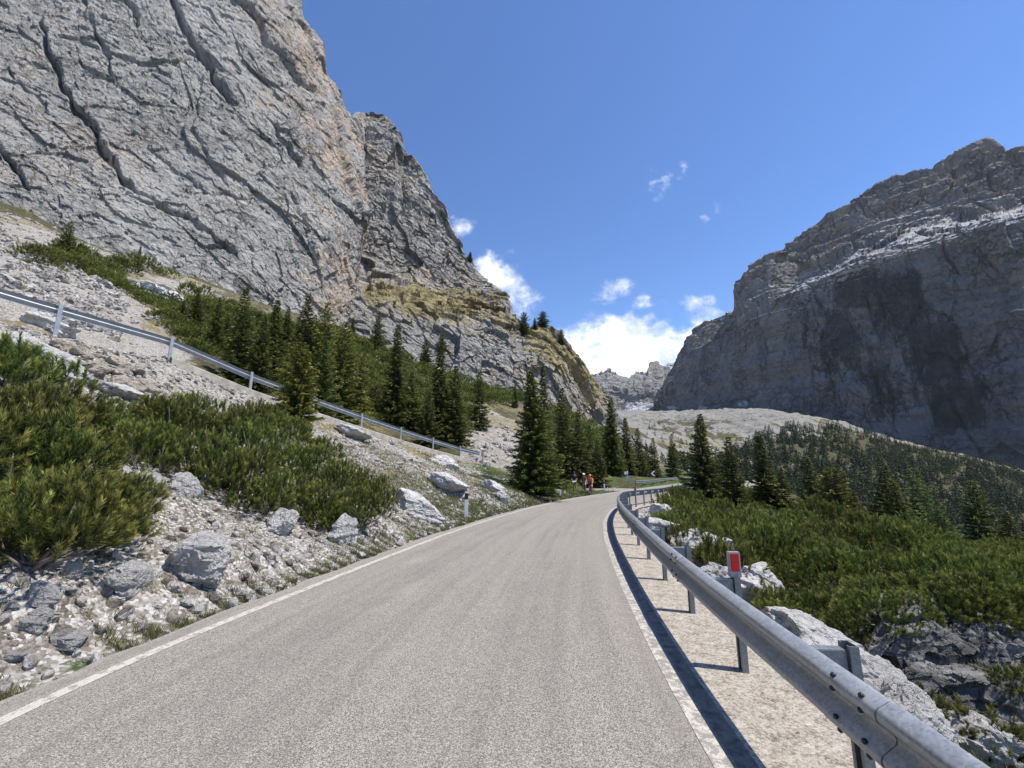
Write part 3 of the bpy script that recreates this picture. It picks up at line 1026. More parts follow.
def build_left_cliff():
    nt, nc, nw = 640, 860, 60
    base = [(-300, 120), (-200, 150), (0, 212), (60, 232), (120, 256), (180, 276), (230, 292), (300, 318), (366, 345), (420, 370)]
    edge = [(-400, 240), (-100, 285), (0, 303), (30, 306), (45, 318), (70, 322), (85, 338), (110, 345), (125, 350), (180, 360), (215, 367), (250, 366), (290, 359), (345, 362)]
    dep = [(-300, 60), (-150, 70), (0, 82), (120, 92), (230, 104), (366, 130)]
    t = np.linspace(-0.06, 1, nt)[:, None]
    c = np.linspace(0, 1, nc)[None, :]
    px = -280 + c * (360 + 280) + 0 * t
    for _ in range(4):
        b = interp(px, base)
        py = b + (-230 - b) * t
        px = -280 + c * (interp(py, edge) + 280)
    u, v = rays_np(px, py)
    Yb = interp(px, dep)
    ub, vb = rays_np(px, interp(px, base))
    zb = CAM_H + Yb * vb
    kb = 0.24
    Y = (Yb + kb * (CAM_H - zb)) / (1 - kb * v)
    # the buttress leans back towards its right-hand edge, rounded
    e = np.clip((c - 0.9) / 0.1, 0, 1)
    Y = Y * (1 + 0.10 * e ** 3)
    P = np.stack([u * Y, Y, CAM_H + v * Y], 2)
    w = (np.linspace(0, 1, nw + 1)[1:] ** 1.6 * 90)[None, :, None]
    L = P[:, -1:, :]
    Wp = L + w * np.array((-0.42, 1.0, 0.0))[None, None]
    P = np.concatenate([P, Wp], 1)
    D = (-0.42, 0.62, 0.0)
    P, d = rough(P, [(60, 5.0, (1, 1, 1), (0, 0, 0.3), 3, 'n'), (24, 1.5, (1.0, 1.0, 1.8), D, 14, 'f'), (10, 0.75, (1, 1, 1.6), D, 21, 'f'),
                     (4.4, 0.55, (1, 1, 1.5), D, 33, 'f'), (2.0, 0.34, (1, 1, 1.3), D, 41, 'f'), (1.0, 0.21, (1, 1, 1.2), D, 47, 'f')],
                 None, crack_field(np.concatenate([px, np.repeat(px[:, -1:], nw, 1)], 1), np.concatenate([py, np.repeat(py[:, -1:], nw, 1)], 1)))
    q = P.reshape(-1, 3)
    C = np.broadcast_to(np.r_[np.linspace(0, 1, nc), np.ones(nw)][None], (nt, nc + nw)).ravel()
    Tt = np.broadcast_to(t, (nt, nc + nw)).ravel()
    warm = sstep(C, 0.84, 0.98) * sstep(fbm(q / 16.0, 4, 91), 0.44, 0.58) * 0.9 + 0.3 * sstep(fbm(q / 30.0, 4, 95), 0.5, 0.64)
    grass = 0.34 * (1 - sstep(Tt, 0.0, 0.07)) * sstep(1 - C, 0.15, 0.6)
    mask = np.stack([grass, warm, 0 * warm, 0 * warm], 1)
    link('cliff_face', grid_mesh('cliff_face', P, M['cliff'], {'mask': mask}, False), kind='structure')


build_left_cliff()


def mountain(name, mat, px0, px1, nc, nt, base, sky, dbase, dsky, prof, layers, maskfn, back=(120, 0.6), ledges=(), tpow=1.0, nback=40):
    c = np.linspace(0, 1, nc)[None, :]
    t = np.linspace(-0.06, 1, nt)[:, None]
    px = px0 + (px1 - px0) * c + 0 * t
    b, s = interp(px, base), interp(px, sky)
    py = b + (s - b) * t
    u, v = rays_np(px, py)
    Yb, Ys = interp(px, dbase), interp(px, dsky)
    g = np.interp(t, [a for a, _ in prof], [q for _, q in prof])
    Y = Yb + (Ys - Yb) * g
    for (curve, step_, half) in ledges:                     # benches: step back across a few rows
        ly = interp(px, curve)
        fade = interp(px, [(curve[0][0] - 1, 0), (curve[0][0] + 30, 1), (curve[-1][0], 1)])
        Y = Y + step_ * fade * sstep(ly - py, -half, half)
    P = np.stack([u * Y, Y, CAM_H + v * Y], 2)
    w = np.linspace(0, 1, nback + 1)[1:, None, None]
    top = P[-1:, :, :]
    dirv = top.copy()
    dirv[..., 2] = 0
    dirv /= np.linalg.norm(dirv, axis=2, keepdims=True)
    Bk = top + dirv * w * back[0]
    Bk[..., 2] -= (w[..., 0] ** 1.3) * back[0] * back[1]
    P = np.concatenate([P, Bk], 0)
    P, d = rough(P, layers)
    TT = np.concatenate([np.broadcast_to(t, (nt, nc)), np.ones((nback, nc))], 0).ravel()
    PX = np.broadcast_to(px[:1], (nt + nback, nc)).ravel()
    PY = np.concatenate([py, np.broadcast_to(py[-1:], (nback, nc))], 0).ravel()
    N = normals_of(P).reshape(-1, 3)
    mask = maskfn(P.reshape(-1, 3), TT, PX, PY, N)
    return link(name, grid_mesh(name, P, mat, {'mask': mask}, name == 'far_mountain'), kind='structure')


def m_tower(q, t, px, py, N):
    n = fbm(q / 14.0, 4, 5)
    slope = np.abs(N[:, 2])
    band = np.exp(-((py - np.interp(px, [340, 380, 440, 500, 540, 600], [308, 290, 306, 318, 334, 380])) / 30.0) ** 2) * sstep(px, 350, 372)
    grass = 0.70 * band * (0.2 + 1.5 * n) + 0.22 * sstep(slope, 0.45, 0.75) * sstep(py, 255, 290)
    grass = grass * sstep(py, 240, 285) + 0.12 * sstep(py, 330, 360)
    warm = 0.5 * sstep(fbm(q / 25.0, 4, 9), 0.5, 0.62)
    return np.stack([grass, warm, 0 * n, 0 * n], 1)


TOWER_SKY = [(320, 135), (352, 122), (357, 114), (370, 110), (384, 112), (397, 124), (402, 150), (412, 154), (424, 172), (434, 192), (446, 204), (456, 228),
             (468, 250), (478, 272), (492, 286), (503, 296), (510, 310), (524, 322), (545, 325), (560, 330), (570, 346), (580, 362), (592, 382), (603, 395), (618, 414), (632, 432), (650, 446)]
mountain('rock_tower', M['tower'], 322, 650, 620, 520,
         [(320, 340), (360, 345), (430, 380), (500, 400), (560, 420), (600, 432), (632, 448), (650, 458)], TOWER_SKY,
         [(320, 128), (360, 130), (430, 134), (500, 140), (560, 150), (600, 168), (650, 190)],
         [(320, 200), (400, 198), (480, 185), (510, 176), (545, 168), (600, 178), (650, 205)],
         [(-0.1, -0.03), (0, 0), (1, 1)],
         [(50, 5.5, (1, 1, 1), (0, 0, 0.4), 7, 'n'), (22, 3.4, (1, 1, 2.6), (-.3, .45, 0), 12, 'f'), (9, 1.6, (1, 1, 2.0), (-.3, .45, 0), 17, 'f'),
          (3.6, 0.9, (1, 1, 1.6), (-.4, .6, 0), 19, 'f'), (1.6, 0.45, (1, 1, 1.6), (-.4, .6, 0), 25, 'f'), (40, 4.0, (0.6, 0.6, 3.5), (-.1, .2, 0), 23, 'c')],
         m_tower, back=(90, 0.9),
         ledges=[([(335, 292), (360, 286), (390, 284), (440, 306), (500, 316), (545, 334), (600, 392)], 52, 24)])


def m_right(q, t, px, py, N):
    n = fbm(q / 60.0, 4, 5)
    band = sstep(np.abs(N[:, 2]), 0.55, 0.8)
    led = np.interp(px, [780, 790, 830, 860, 900, 955, 1024, 1200], [294, 292, 272, 255, 238, 225, 212, 190])
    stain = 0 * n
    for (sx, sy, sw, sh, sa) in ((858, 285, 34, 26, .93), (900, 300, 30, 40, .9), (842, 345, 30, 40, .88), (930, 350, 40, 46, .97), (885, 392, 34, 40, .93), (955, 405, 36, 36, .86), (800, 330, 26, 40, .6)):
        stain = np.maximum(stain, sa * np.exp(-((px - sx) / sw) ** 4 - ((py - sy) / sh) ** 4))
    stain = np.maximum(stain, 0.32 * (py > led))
    warm = 0.6 * sstep(n, 0.40, 0.58) * (0.45 + 0.55 * (py < led))
    bright = (0.25 + 0.5 * band) * (np.abs(py - led) < 14) * sstep(px, 782, 800) + 0.62 * band * (np.abs(py - led) < 26) + 0.25 * sstep(band, .5, 1) * (py < 320)
    bright = bright + 0.9 * np.exp(-((px - 744) / 8.0) ** 2 - ((py - 404) / 4.0) ** 2) + 0.9 * np.exp(-((px - 704) / 7.0) ** 2 - ((py - 408) / 3.0) ** 2) + 0.8 * np.exp(-((px - 672) / 8.0) ** 2 - ((py - 408) / 3.0) ** 2)
    return np.stack([0 * n, warm, stain, bright], 1)


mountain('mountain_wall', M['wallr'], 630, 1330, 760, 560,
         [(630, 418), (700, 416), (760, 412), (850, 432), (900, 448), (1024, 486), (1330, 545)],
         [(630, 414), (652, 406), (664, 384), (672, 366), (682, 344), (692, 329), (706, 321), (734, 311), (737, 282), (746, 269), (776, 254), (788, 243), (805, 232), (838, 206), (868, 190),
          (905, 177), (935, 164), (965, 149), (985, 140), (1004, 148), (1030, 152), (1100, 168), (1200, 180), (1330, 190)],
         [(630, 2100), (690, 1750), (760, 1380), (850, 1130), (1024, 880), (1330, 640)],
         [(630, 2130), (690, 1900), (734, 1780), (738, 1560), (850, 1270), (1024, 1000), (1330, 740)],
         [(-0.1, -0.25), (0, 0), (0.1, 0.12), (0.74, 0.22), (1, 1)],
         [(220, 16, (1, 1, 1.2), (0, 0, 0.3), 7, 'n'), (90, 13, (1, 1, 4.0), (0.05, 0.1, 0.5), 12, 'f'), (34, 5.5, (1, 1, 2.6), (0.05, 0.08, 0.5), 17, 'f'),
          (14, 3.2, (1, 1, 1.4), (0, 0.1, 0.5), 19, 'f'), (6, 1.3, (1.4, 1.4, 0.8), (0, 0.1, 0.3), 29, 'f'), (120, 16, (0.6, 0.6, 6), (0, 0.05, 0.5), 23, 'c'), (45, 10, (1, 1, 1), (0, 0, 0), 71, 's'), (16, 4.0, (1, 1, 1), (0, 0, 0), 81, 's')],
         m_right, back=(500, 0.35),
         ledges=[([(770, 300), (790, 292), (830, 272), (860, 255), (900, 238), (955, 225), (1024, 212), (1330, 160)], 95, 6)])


def m_far(q, t, px, py, N):
    n = fbm(q / 120.0, 4, 5)
    up = sstep(np.abs(N[:, 2]), 0.5, 0.75)
    snow = 0.9 * np.exp(-(((px - 676) / 12.0) ** 2 + ((py - 366) / 5.0) ** 2)) + 0.9 * np.exp(-(((px - 643) / 22.0) ** 2 + ((py - 408) / 7.0) ** 2)) + 0.25 * up
    return np.stack([0 * n, 0.5 * sstep(n, .5, .65), 0 * n, snow], 1)


mountain('far_mountain', M['farr'], 540, 760, 300, 160,
         [(540, 424), (640, 416), (760, 418)],
         [(540, 385), (575, 378), (590, 374), (609, 371), (622, 374), (634, 377), (645, 372), (648, 363), (656, 362), (664, 366), (672, 362), (684, 359), (700, 352), (760, 340)],
         [(540, 2700), (640, 2600), (760, 2700)], [(540, 3200), (640, 3200), (760, 3300)],
         [(-0.1, -0.2), (0, 0), (0.15, 0.5), (0.6, 0.62), (1, 1)],
         [(260, 40, (1, 1, 1), (0, 0, 0.3), 7, 'n'), (120, 30, (1, 1, 1.8), (0, 0, 0.5), 12, 'f'), (45, 11, (1, 1, 1.0), (0, 0, 0.5), 17, 'f'), (18, 4, (1.3, 1.3, .7), (0, 0, .5), 18, 'f')],
         m_far, back=(700, 0.3), nback=14)


# ------------------------------------------------------------------ air
def build_haze():
    m = bpy.data.materials.new('haze')
    m.use_nodes = True
    T = NT(m.node_tree)
    v = T.n('ShaderNodeVolumePrincipled', {'Color': (0.86, 0.92, 1.0, 1), 'Density': 0.00002, 'Anisotropy': 0.2})
    T.n('ShaderNodeOutputMaterial', {'Volume': v.outputs[0]})
    lo, hi = np.full(3, 1e9), np.full(3, -1e9)
    for o in COL.objects:
        if o.type == 'MESH':
            a = np.empty(len(o.data.vertices) * 3, F32)
            o.data.vertices.foreach_get('co', a)
            a = a.reshape(-1, 3)
            lo, hi = np.minimum(lo, a.min(0)), np.maximum(hi, a.max(0))
    lo[:] -= 1.0
    hi[:] += 1.0
    mb = MB()
    mb.box((lo + hi) / 2, hi - lo)
    link('haze', mb.mesh('haze', m), kind='stuff', label='thin blue air between the viewer and the far mountains', cat='haze')


build_haze()


# ------------------------------------------------------------------ road, lines, shoulder
def strip(name, A, B, dz, mat, nw=2, lat=(-1, 1), smooth=True, zA=0.0, zB=0.0):
    k = np.linspace(0, 1, nw)
    P = A[:, None, :] * (1 - k)[None, :, None] + B[:, None, :] * k[None, :, None]
    z = road_z(P[..., 1]) + dz + zA * (1 - k)[None] + zB * k[None]
    P = np.concatenate([P, z[..., None]], 2)
    la = np.broadcast_to(lat[0] + (lat[1] - lat[0]) * k, P.shape[:2]).ravel()
    return link(name, grid_mesh(name, P, mat, {'lat': la}, smooth, flip=False), kind='structure')


JL = (fbm(np.stack([LL[:, 0] * 2.2, LL[:, 1] * 2.2, 0 * LL[:, 0]], 1), 4, 77) - 0.5)[:, None]
strip('road', LL - Rn * (0.26 + JL * 0.22), RL + Rn * 0.16, 0.0, M['asphalt'], 14, (-1.08, 1.06))
strip('road_line', LL + Rn * 0.0, LL + Rn * 0.12, 0.004, M['line_l'], 3)
strip('road_line', RL - Rn * 0.12, RL + Rn * 0.0, 0.004, M['line_r'], 3)
strip('road_shoulder', RL + Rn * 0.16, RL + Rn * 0.98, -0.004, M['gravel'], 8, zB=-0.02)


def build_layby():
    th = np.linspace(0, 2 * math.pi, 48, endpoint=False)
    x, y = 8.6 + 5.4 * np.cos(th), 46.5 + 3.6 * np.sin(th)
    V = np.stack([x, y, road_z(y) - 0.02], 1)
    V = np.vstack([V, [[8.6, 46.5, road_z(46.5) - 0.02]]])
    f = np.array([(i, (i + 1) % 48, 48) for i in range(48)])
    link('road_pull_off', raw_mesh('road_pull_off', V, f, M['asphalt'], {'lat': np.zeros(49)}), kind='structure')


build_layby()


# ------------------------------------------------------------------ guardrails
def path_resample(pts, step):
    p = np.array(pts, float)
    s = np.r_[0, np.cumsum(np.linalg.norm(np.diff(p[:, :2], axis=0), axis=1))]
    t = np.arange(0, s[-1], step)
    return np.stack([np.interp(t, s, p[:, k]) for k in range(p.shape[1])], 1)


WPROF = [(0.0, 0.470), (0.012, 0.4705), (0.030, 0.483), (0.066, 0.503), (0.080, 0.520), (0.082, 0.540), (0.074, 0.558), (0.030, 0.590), (0.008, 0.606), (0.002, 0.625),
         (0.008, 0.644), (0.030, 0.660), (0.074, 0.692), (0.082, 0.710), (0.080, 0.732), (0.066, 0.749), (0.030, 0.768), (0.012, 0.779), (0.0, 0.78)]


def beam_mesh(name, path, towards, mat):
    """W-section swept along path (x,y,z of the ground); towards = unit vectors to the face side"""
    prof = np.array(WPROF)
    back = prof[::-1] - np.array((0.004, 0.0))
    loop = np.vstack([prof, back])
    n, k = len(path), len(loop)
    V = np.zeros((n, k, 3))
    V[..., :2] = path[:, None, :2] + towards[:, None, :] * loop[None, :, :1]
    V[..., 2] = path[:, None, 2] + loop[None, :, 1]
    a = np.arange(n - 1)[:, None] * k
    j = np.arange(k)[None]
    j2 = (j + 1) % k
    q = np.stack([a + j, a + j2, a + k + j2, a + k + j], 2).reshape(-1, 4)
    me = raw_mesh(name, V.reshape(-1, 3), q, mat, None, True)
    return me


def c_post(mb, x, y, z0, z1, ang, w=0.10, d=0.055):
    """open C section post"""
    t = 0.006
    poly = [(-w / 2, -d / 2), (w / 2, -d / 2), (w / 2, d / 2), (w / 2 - .025, d / 2), (w / 2 - .025, d / 2 - t), (w / 2 - t, d / 2 - t), (w / 2 - t, -d / 2 + t),
            (-w / 2 + t, -d / 2 + t), (-w / 2 + t, d / 2 - t), (-w / 2 + .025, d / 2 - t), (-w / 2 + .025, d / 2), (-w / 2, d / 2)]
    ex = (math.cos(ang), math.sin(ang), 0)
    ey = (-math.sin(ang), math.cos(ang), 0)
    mb.prism(poly, (x, y, z0), ex, ey, (0, 0, 1), z1 - z0)


def tang(path):
    t = np.gradient(path[:, :2], axis=0)
    return t / np.linalg.norm(t, axis=1)[:, None]


i_end = int(np.argmin(np.abs(RL[:, 1] - 57)))
i_beg = int(np.argmin(np.abs(RL[:, 1] + 4)))


def near_guardrail():
    root = empty('guardrail', (RL[i_beg, 0], RL[i_beg, 1], 0), 'long grey steel guardrail curving along the right road edge in the foreground', 'guardrail')
    o = np.array(root.location)
    ctr = RL[i_beg:i_end] + Rn[i_beg:i_end] * 0.43
    path = np.concatenate([ctr, road_z(ctr[:, 1])[:, None]], 1)
    path = path_resample(path, 0.35)
    T_ = tang(path)
    L_ = np.stack([-T_[:, 1], T_[:, 0]], 1)
    me = beam_mesh('beam', path - o, L_, M['steel'])
    link('beam', me, root)
    pp = path_resample(path, 0.05)
    sl = np.arange(len(pp)) * 0.05
    y_post0 = 4.30
    i0 = int(np.argmin(np.abs(pp[:, 1] - y_post0)))
    s0 = sl[i0] % 1.56
    TT = tang(pp)
    for s in np.arange(s0, sl[-1], 1.56):
        i = int(round(s / 0.05))
        x, y, z = pp[i]
        tx, ty = TT[i]
        rx, ry = ty, -tx
        ang = math.atan2(ty, tx)
        mb = MB()
        px_, py_ = x + rx * 0.215, y + ry * 0.215
        c_post(mb, px_ - o[0], py_ - o[1], z - 0.25 - o[2], z + 0.80 - o[2], ang)
        post = link('post', mb.mesh('post', M['steel_dk']), root)
        sb = MB()
        M3 = Matrix.Rotation(ang, 3, 'Z')
        sb.box((x + rx * 0.092 - o[0], y + ry * 0.092 - o[1], z + 0.645 - o[2]), (0.07, 0.175, 0.26), M=M3)
        link('spacer', sb.mesh('spacer', M['steel_dk'], bevel=0.004), root)
        # slotted holes and bolt on the post face
        hb = MB()
        hb.box((px_ - o[0], py_ - o[1], z + 0.70 - o[2]), (0.018, 0.060, 0.05), M=M3)
        link('slot', hb.mesh('slot', M['black']), post)
    # lapped joints of the beam sections
    for yy in (2.35, 5.4, 8.6, 12.5, 17.0, 22.0):
        i = int(np.argmin(np.abs(pp[:, 1] - yy)))
        sub = pp[max(0, i - 4):i + 5] - o
        tt = TT[max(0, i - 4):i + 5]
        nn_ = np.stack([-tt[:, 1], tt[:, 0]], 1)
        sub = sub.copy()
        sub[:, :2] += nn_ * 0.005
        link('lap_joint', beam_mesh('lap_joint', sub, nn_, M['steel']), root)
    # bolts at a beam joint
    for (yy, name) in ((2.35, 'a'), (5.4, 'b'), (8.6, 'c'), (12.5, 'd')):
        i = int(np.argmin(np.abs(pp[:, 1] - yy)))
        for ds in (-2, 2):
            x, y, z = pp[i + ds]
            tx, ty = TT[i + ds]
            for hz, bx in ((0.752, 0.066), (0.692, 0.078), (0.560, 0.078), (0.500, 0.064)):
                b = MB()
                c = Vector((x - o[0] - ty * bx, y - o[1] + tx * bx, z + hz - o[2]))
                nrm = Vector((-ty, tx, 0.9 if hz in (0.752,) else (-0.5 if hz < 0.52 else 0))).normalized()
                b.tube([c - nrm * 0.004, c + nrm * 0.010, c + nrm * 0.014], [0.013, 0.013, 0.008], 8)
                link('bolt', b.mesh('bolt', M['black'], True), root)
    # reflector caps on two posts
    for yy in (4.3, 22.5):
        i = int(np.argmin(np.abs(pp[:, 1] - yy)))
        j = int(round((round((sl[i] - s0) / 1.56) * 1.56 + s0) / 0.05))
        x, y, z = pp[j]
        tx, ty = TT[j]
        rx, ry = ty, -tx
        ang = math.atan2(ty, tx)
        M3 = Matrix.Rotation(ang - math.pi / 2, 3, 'Z')
        h = MB()
        cx, cy = x + rx * 0.215 - o[0], y + ry * 0.215 - o[1]
        h.box((cx, cy, z + 0.905 - o[2]), (0.11, 0.05, 0.23), M=M3)
        hold = link('reflector_holder', h.mesh('reflector_holder', M['sign_grey'], bevel=0.006), root)
        r_ = MB()
        r_.box((cx - tx * 0.029, cy - ty * 0.029, z + 0.925 - o[2]), (0.075, 0.01, 0.16), M=M3)
        link('reflector', r_.mesh('reflector', M['red'], bevel=0.003), hold)
    return root


near_guardrail()


def plain_guardrail(path, face, label, post_step, post_off, post_first=0.0, mat_beam='steel', mat_post='steel', ph=0.82, endcap=False):
    o = np.array(path[0])
    root = empty('guardrail', tuple(o), label, 'guardrail')
    P = path_resample(path, 0.5)
    T_ = tang(P)
    L_ = np.stack([-T_[:, 1], T_[:, 0]], 1) * face
    link('beam', beam_mesh('beam', P - o, L_, M[mat_beam]), root)
    F = path_resample(path, 0.05)
    TF = tang(F)
    for s in np.arange(post_first, len(F) * 0.05, post_step):
        i = min(int(round(s / 0.05)), len(F) - 1)
        x, y, z = F[i]
        tx, ty = TF[i]
        lx, ly = -ty * face, tx * face
        mb = MB()
        c_post(mb, x - lx * post_off - o[0], y - ly * post_off - o[1], z - 0.35 - o[2], z + ph - o[2], math.atan2(ty, tx), 0.11, 0.06)
        link('post', mb.mesh('post', M[mat_post]), root)
    if endcap:
        e = MB()
        x, y, z = F[-1]
        tx, ty = TF[-1]
        e.prism([(0, 0.45), (0, 0.80), (0.25, 0.76), (0.45, 0.60), (0.42, 0.48), (0.2, 0.43)], (x - o[0], y - o[1], z - o[2]), (tx, ty, 0), (0, 0, 1), (-ty * face, tx * face, 0), 0.09)
        link('end_terminal', e.mesh('end_terminal', M['steel'], bevel=0.01), root)
    return root


up = WPTS.copy()
up[:, 0] += LNn[0] * 0.12
up[:, 1] += LNn[1] * 0.12
s1 = float(np.hypot(*(WPTS[2, :2] - WPTS[0, :2])))
plain_guardrail(up, 1, 'silver guardrail descending along the top of the left rocky bank', 3.206, 0.10, s1 % 3.206, endcap=True)

far_path = [(x, y, float(road_z(y))) for x, y in ((14.4, 50.2), (17.5, 54.2), (22.2, 61.5), (28, 69.5), (34, 78))]
plain_guardrail(far_path, -1, 'short dark guardrail on the outer side of the far bend below the trees', 2.0, 0.10, 0.3, 'steel_dk', 'steel_dk')


def retaining_wall():
    p = path_resample(WPTS[2:9], 0.4)
    o = p[0].copy()
    T_ = tang(p)
    nrm = np.stack([-T_[:, 1], T_[:, 0]], 1)
    n = len(p)
    j = fbm(p * 1.3, 3, 5) - 0.5
    prof = [(-0.20, -0.75), (-0.16, -0.03), (-0.13, 0.0), (0.22, 0.0), (0.22, -0.7)]
    V = np.zeros((n, 5, 3))
    for k, (a, b) in enumerate(prof):
        V[:, k, :2] = p[:, :2] + nrm * (a + (0.04 * j[:, None] if k < 2 else 0))
        V[:, k, 2] = p[:, 2] + b - 0.02
    a = np.arange(n - 1)[:, None] * 5
    q = np.concatenate([np.stack([a + k, a + (k + 1) % 5, a + 5 + (k + 1) % 5, a + 5 + k], 2).reshape(-1, 4) for k in range(5)])
    V = V.reshape(-1, 3) - o
    link('retaining_wall', raw_mesh('retaining_wall', V, q, M['concrete'], None, False), None, None,
         'low weathered concrete wall under the upper guardrail on the left', 'wall', None, tuple(o))


retaining_wall()
#@@OBJECTS@@


# ------------------------------------------------------------------ boulders and stones
def ico(sub):
    bm = bmesh.new()
    bmesh.ops.create_icosphere(bm, subdivisions=sub, radius=1.0)
    V = np.array([v.co[:] for v in bm.verts])
    F = np.array([[v.index for v in f.verts] for f in bm.faces])
    bm.free()
    return V, F


def rock_shape(sub, seed, sq=(1, 1, 0.75), strat=0.0):
    """boulder bounded by random break planes, edges worn, then pitted"""
    rg = np.random.default_rng(seed)
    V, F = ico(sub)
    d = V.copy()
    npl = 15
    nn = rg.normal(size=(npl, 3))
    nn /= np.linalg.norm(nn, axis=1, keepdims=True)
    hh = rg.uniform(0.62, 1.0, npl)
    c = d @ nn.T
    rr = np.where(c > 0.05, hh[None] / np.maximum(c, 0.05), 9.0)
    kq = 34.0                                               # soft minimum
    r = (rr ** -kq).sum(1) ** (-1 / kq)
    r = np.minimum(r, 1.35)
    p = d * r[:, None]
    if sub > 2:
        q = p + 0.12 * (np.stack([vnoise(p * 3 + k * 9, seed + k) for k in range(3)], 1) - .5)
        r = r + 0.10 * facet(q * 2.2 + seed, seed + 11, 0.6) + 0.045 * facet(q * 5.0 + seed, seed + 15, 0.6) + 0.10 * (fbm(p * 4 + seed, 4, seed) - 0.5)
    if sub > 4:
        r = r + 0.016 * facet(p * 12 + seed, seed + 19, 0.6)
    V = d * r[:, None] * np.array(sq)
    if strat:
        zz = V[:, 2] * 7 + 0.9 * V[:, 0] + 0.3 * vnoise(V * 3, seed)
        V[:, :2] *= (1 + strat * 0.5 * (sstep(vnoise(np.stack([zz, zz * 0, zz * 0], 1), seed), .3, .7) - 0.5))[:, None]
    V /= (V.max(0) - V.min(0)).max() / 2
    return V, F


ROCKS = []
for k in range(7):
    V, F = rock_shape(5, 3 + k * 13, (1, 0.9, (0.7, 0.85, 0.6, 0.95, 0.75, 0.65, 0.8)[k]), 0.25 if k % 2 else 0.1)
    ROCKS.append(raw_mesh('boulder', V, F, M['boulder'], None, False))
ROCKW = []
for k in range(4):
    V, F = rock_shape(4, 101 + k * 7, (1, 0.85, 0.7))
    ROCKW.append(raw_mesh('stone', V, F, M['boulder_warm'], None, False))


def boulder(px, py, w, h, label, k=0, group=None, depth=1.0, tilt=(0, 0, 0), meshes=None, name='boulder', Y=None, cat='boulder', sink=0.3):
    p = hit(px, py) if Y is None else at(px, py, Y)
    Y = p[1]
    sx = w * Y / FPX / 2
    sz = h * Y / FPX / 2
    me = (meshes or ROCKS)[k % len(meshes or ROCKS)]
    o = link(name, me, None, None, label, cat, group, (p[0], p[1], p[2] + sz * (1 - sink) * 0.6))
    o.scale = (sx, sx * depth, sz * 1.45)
    o.rotation_euler = (tilt[0], tilt[1], tilt[2])
    return o


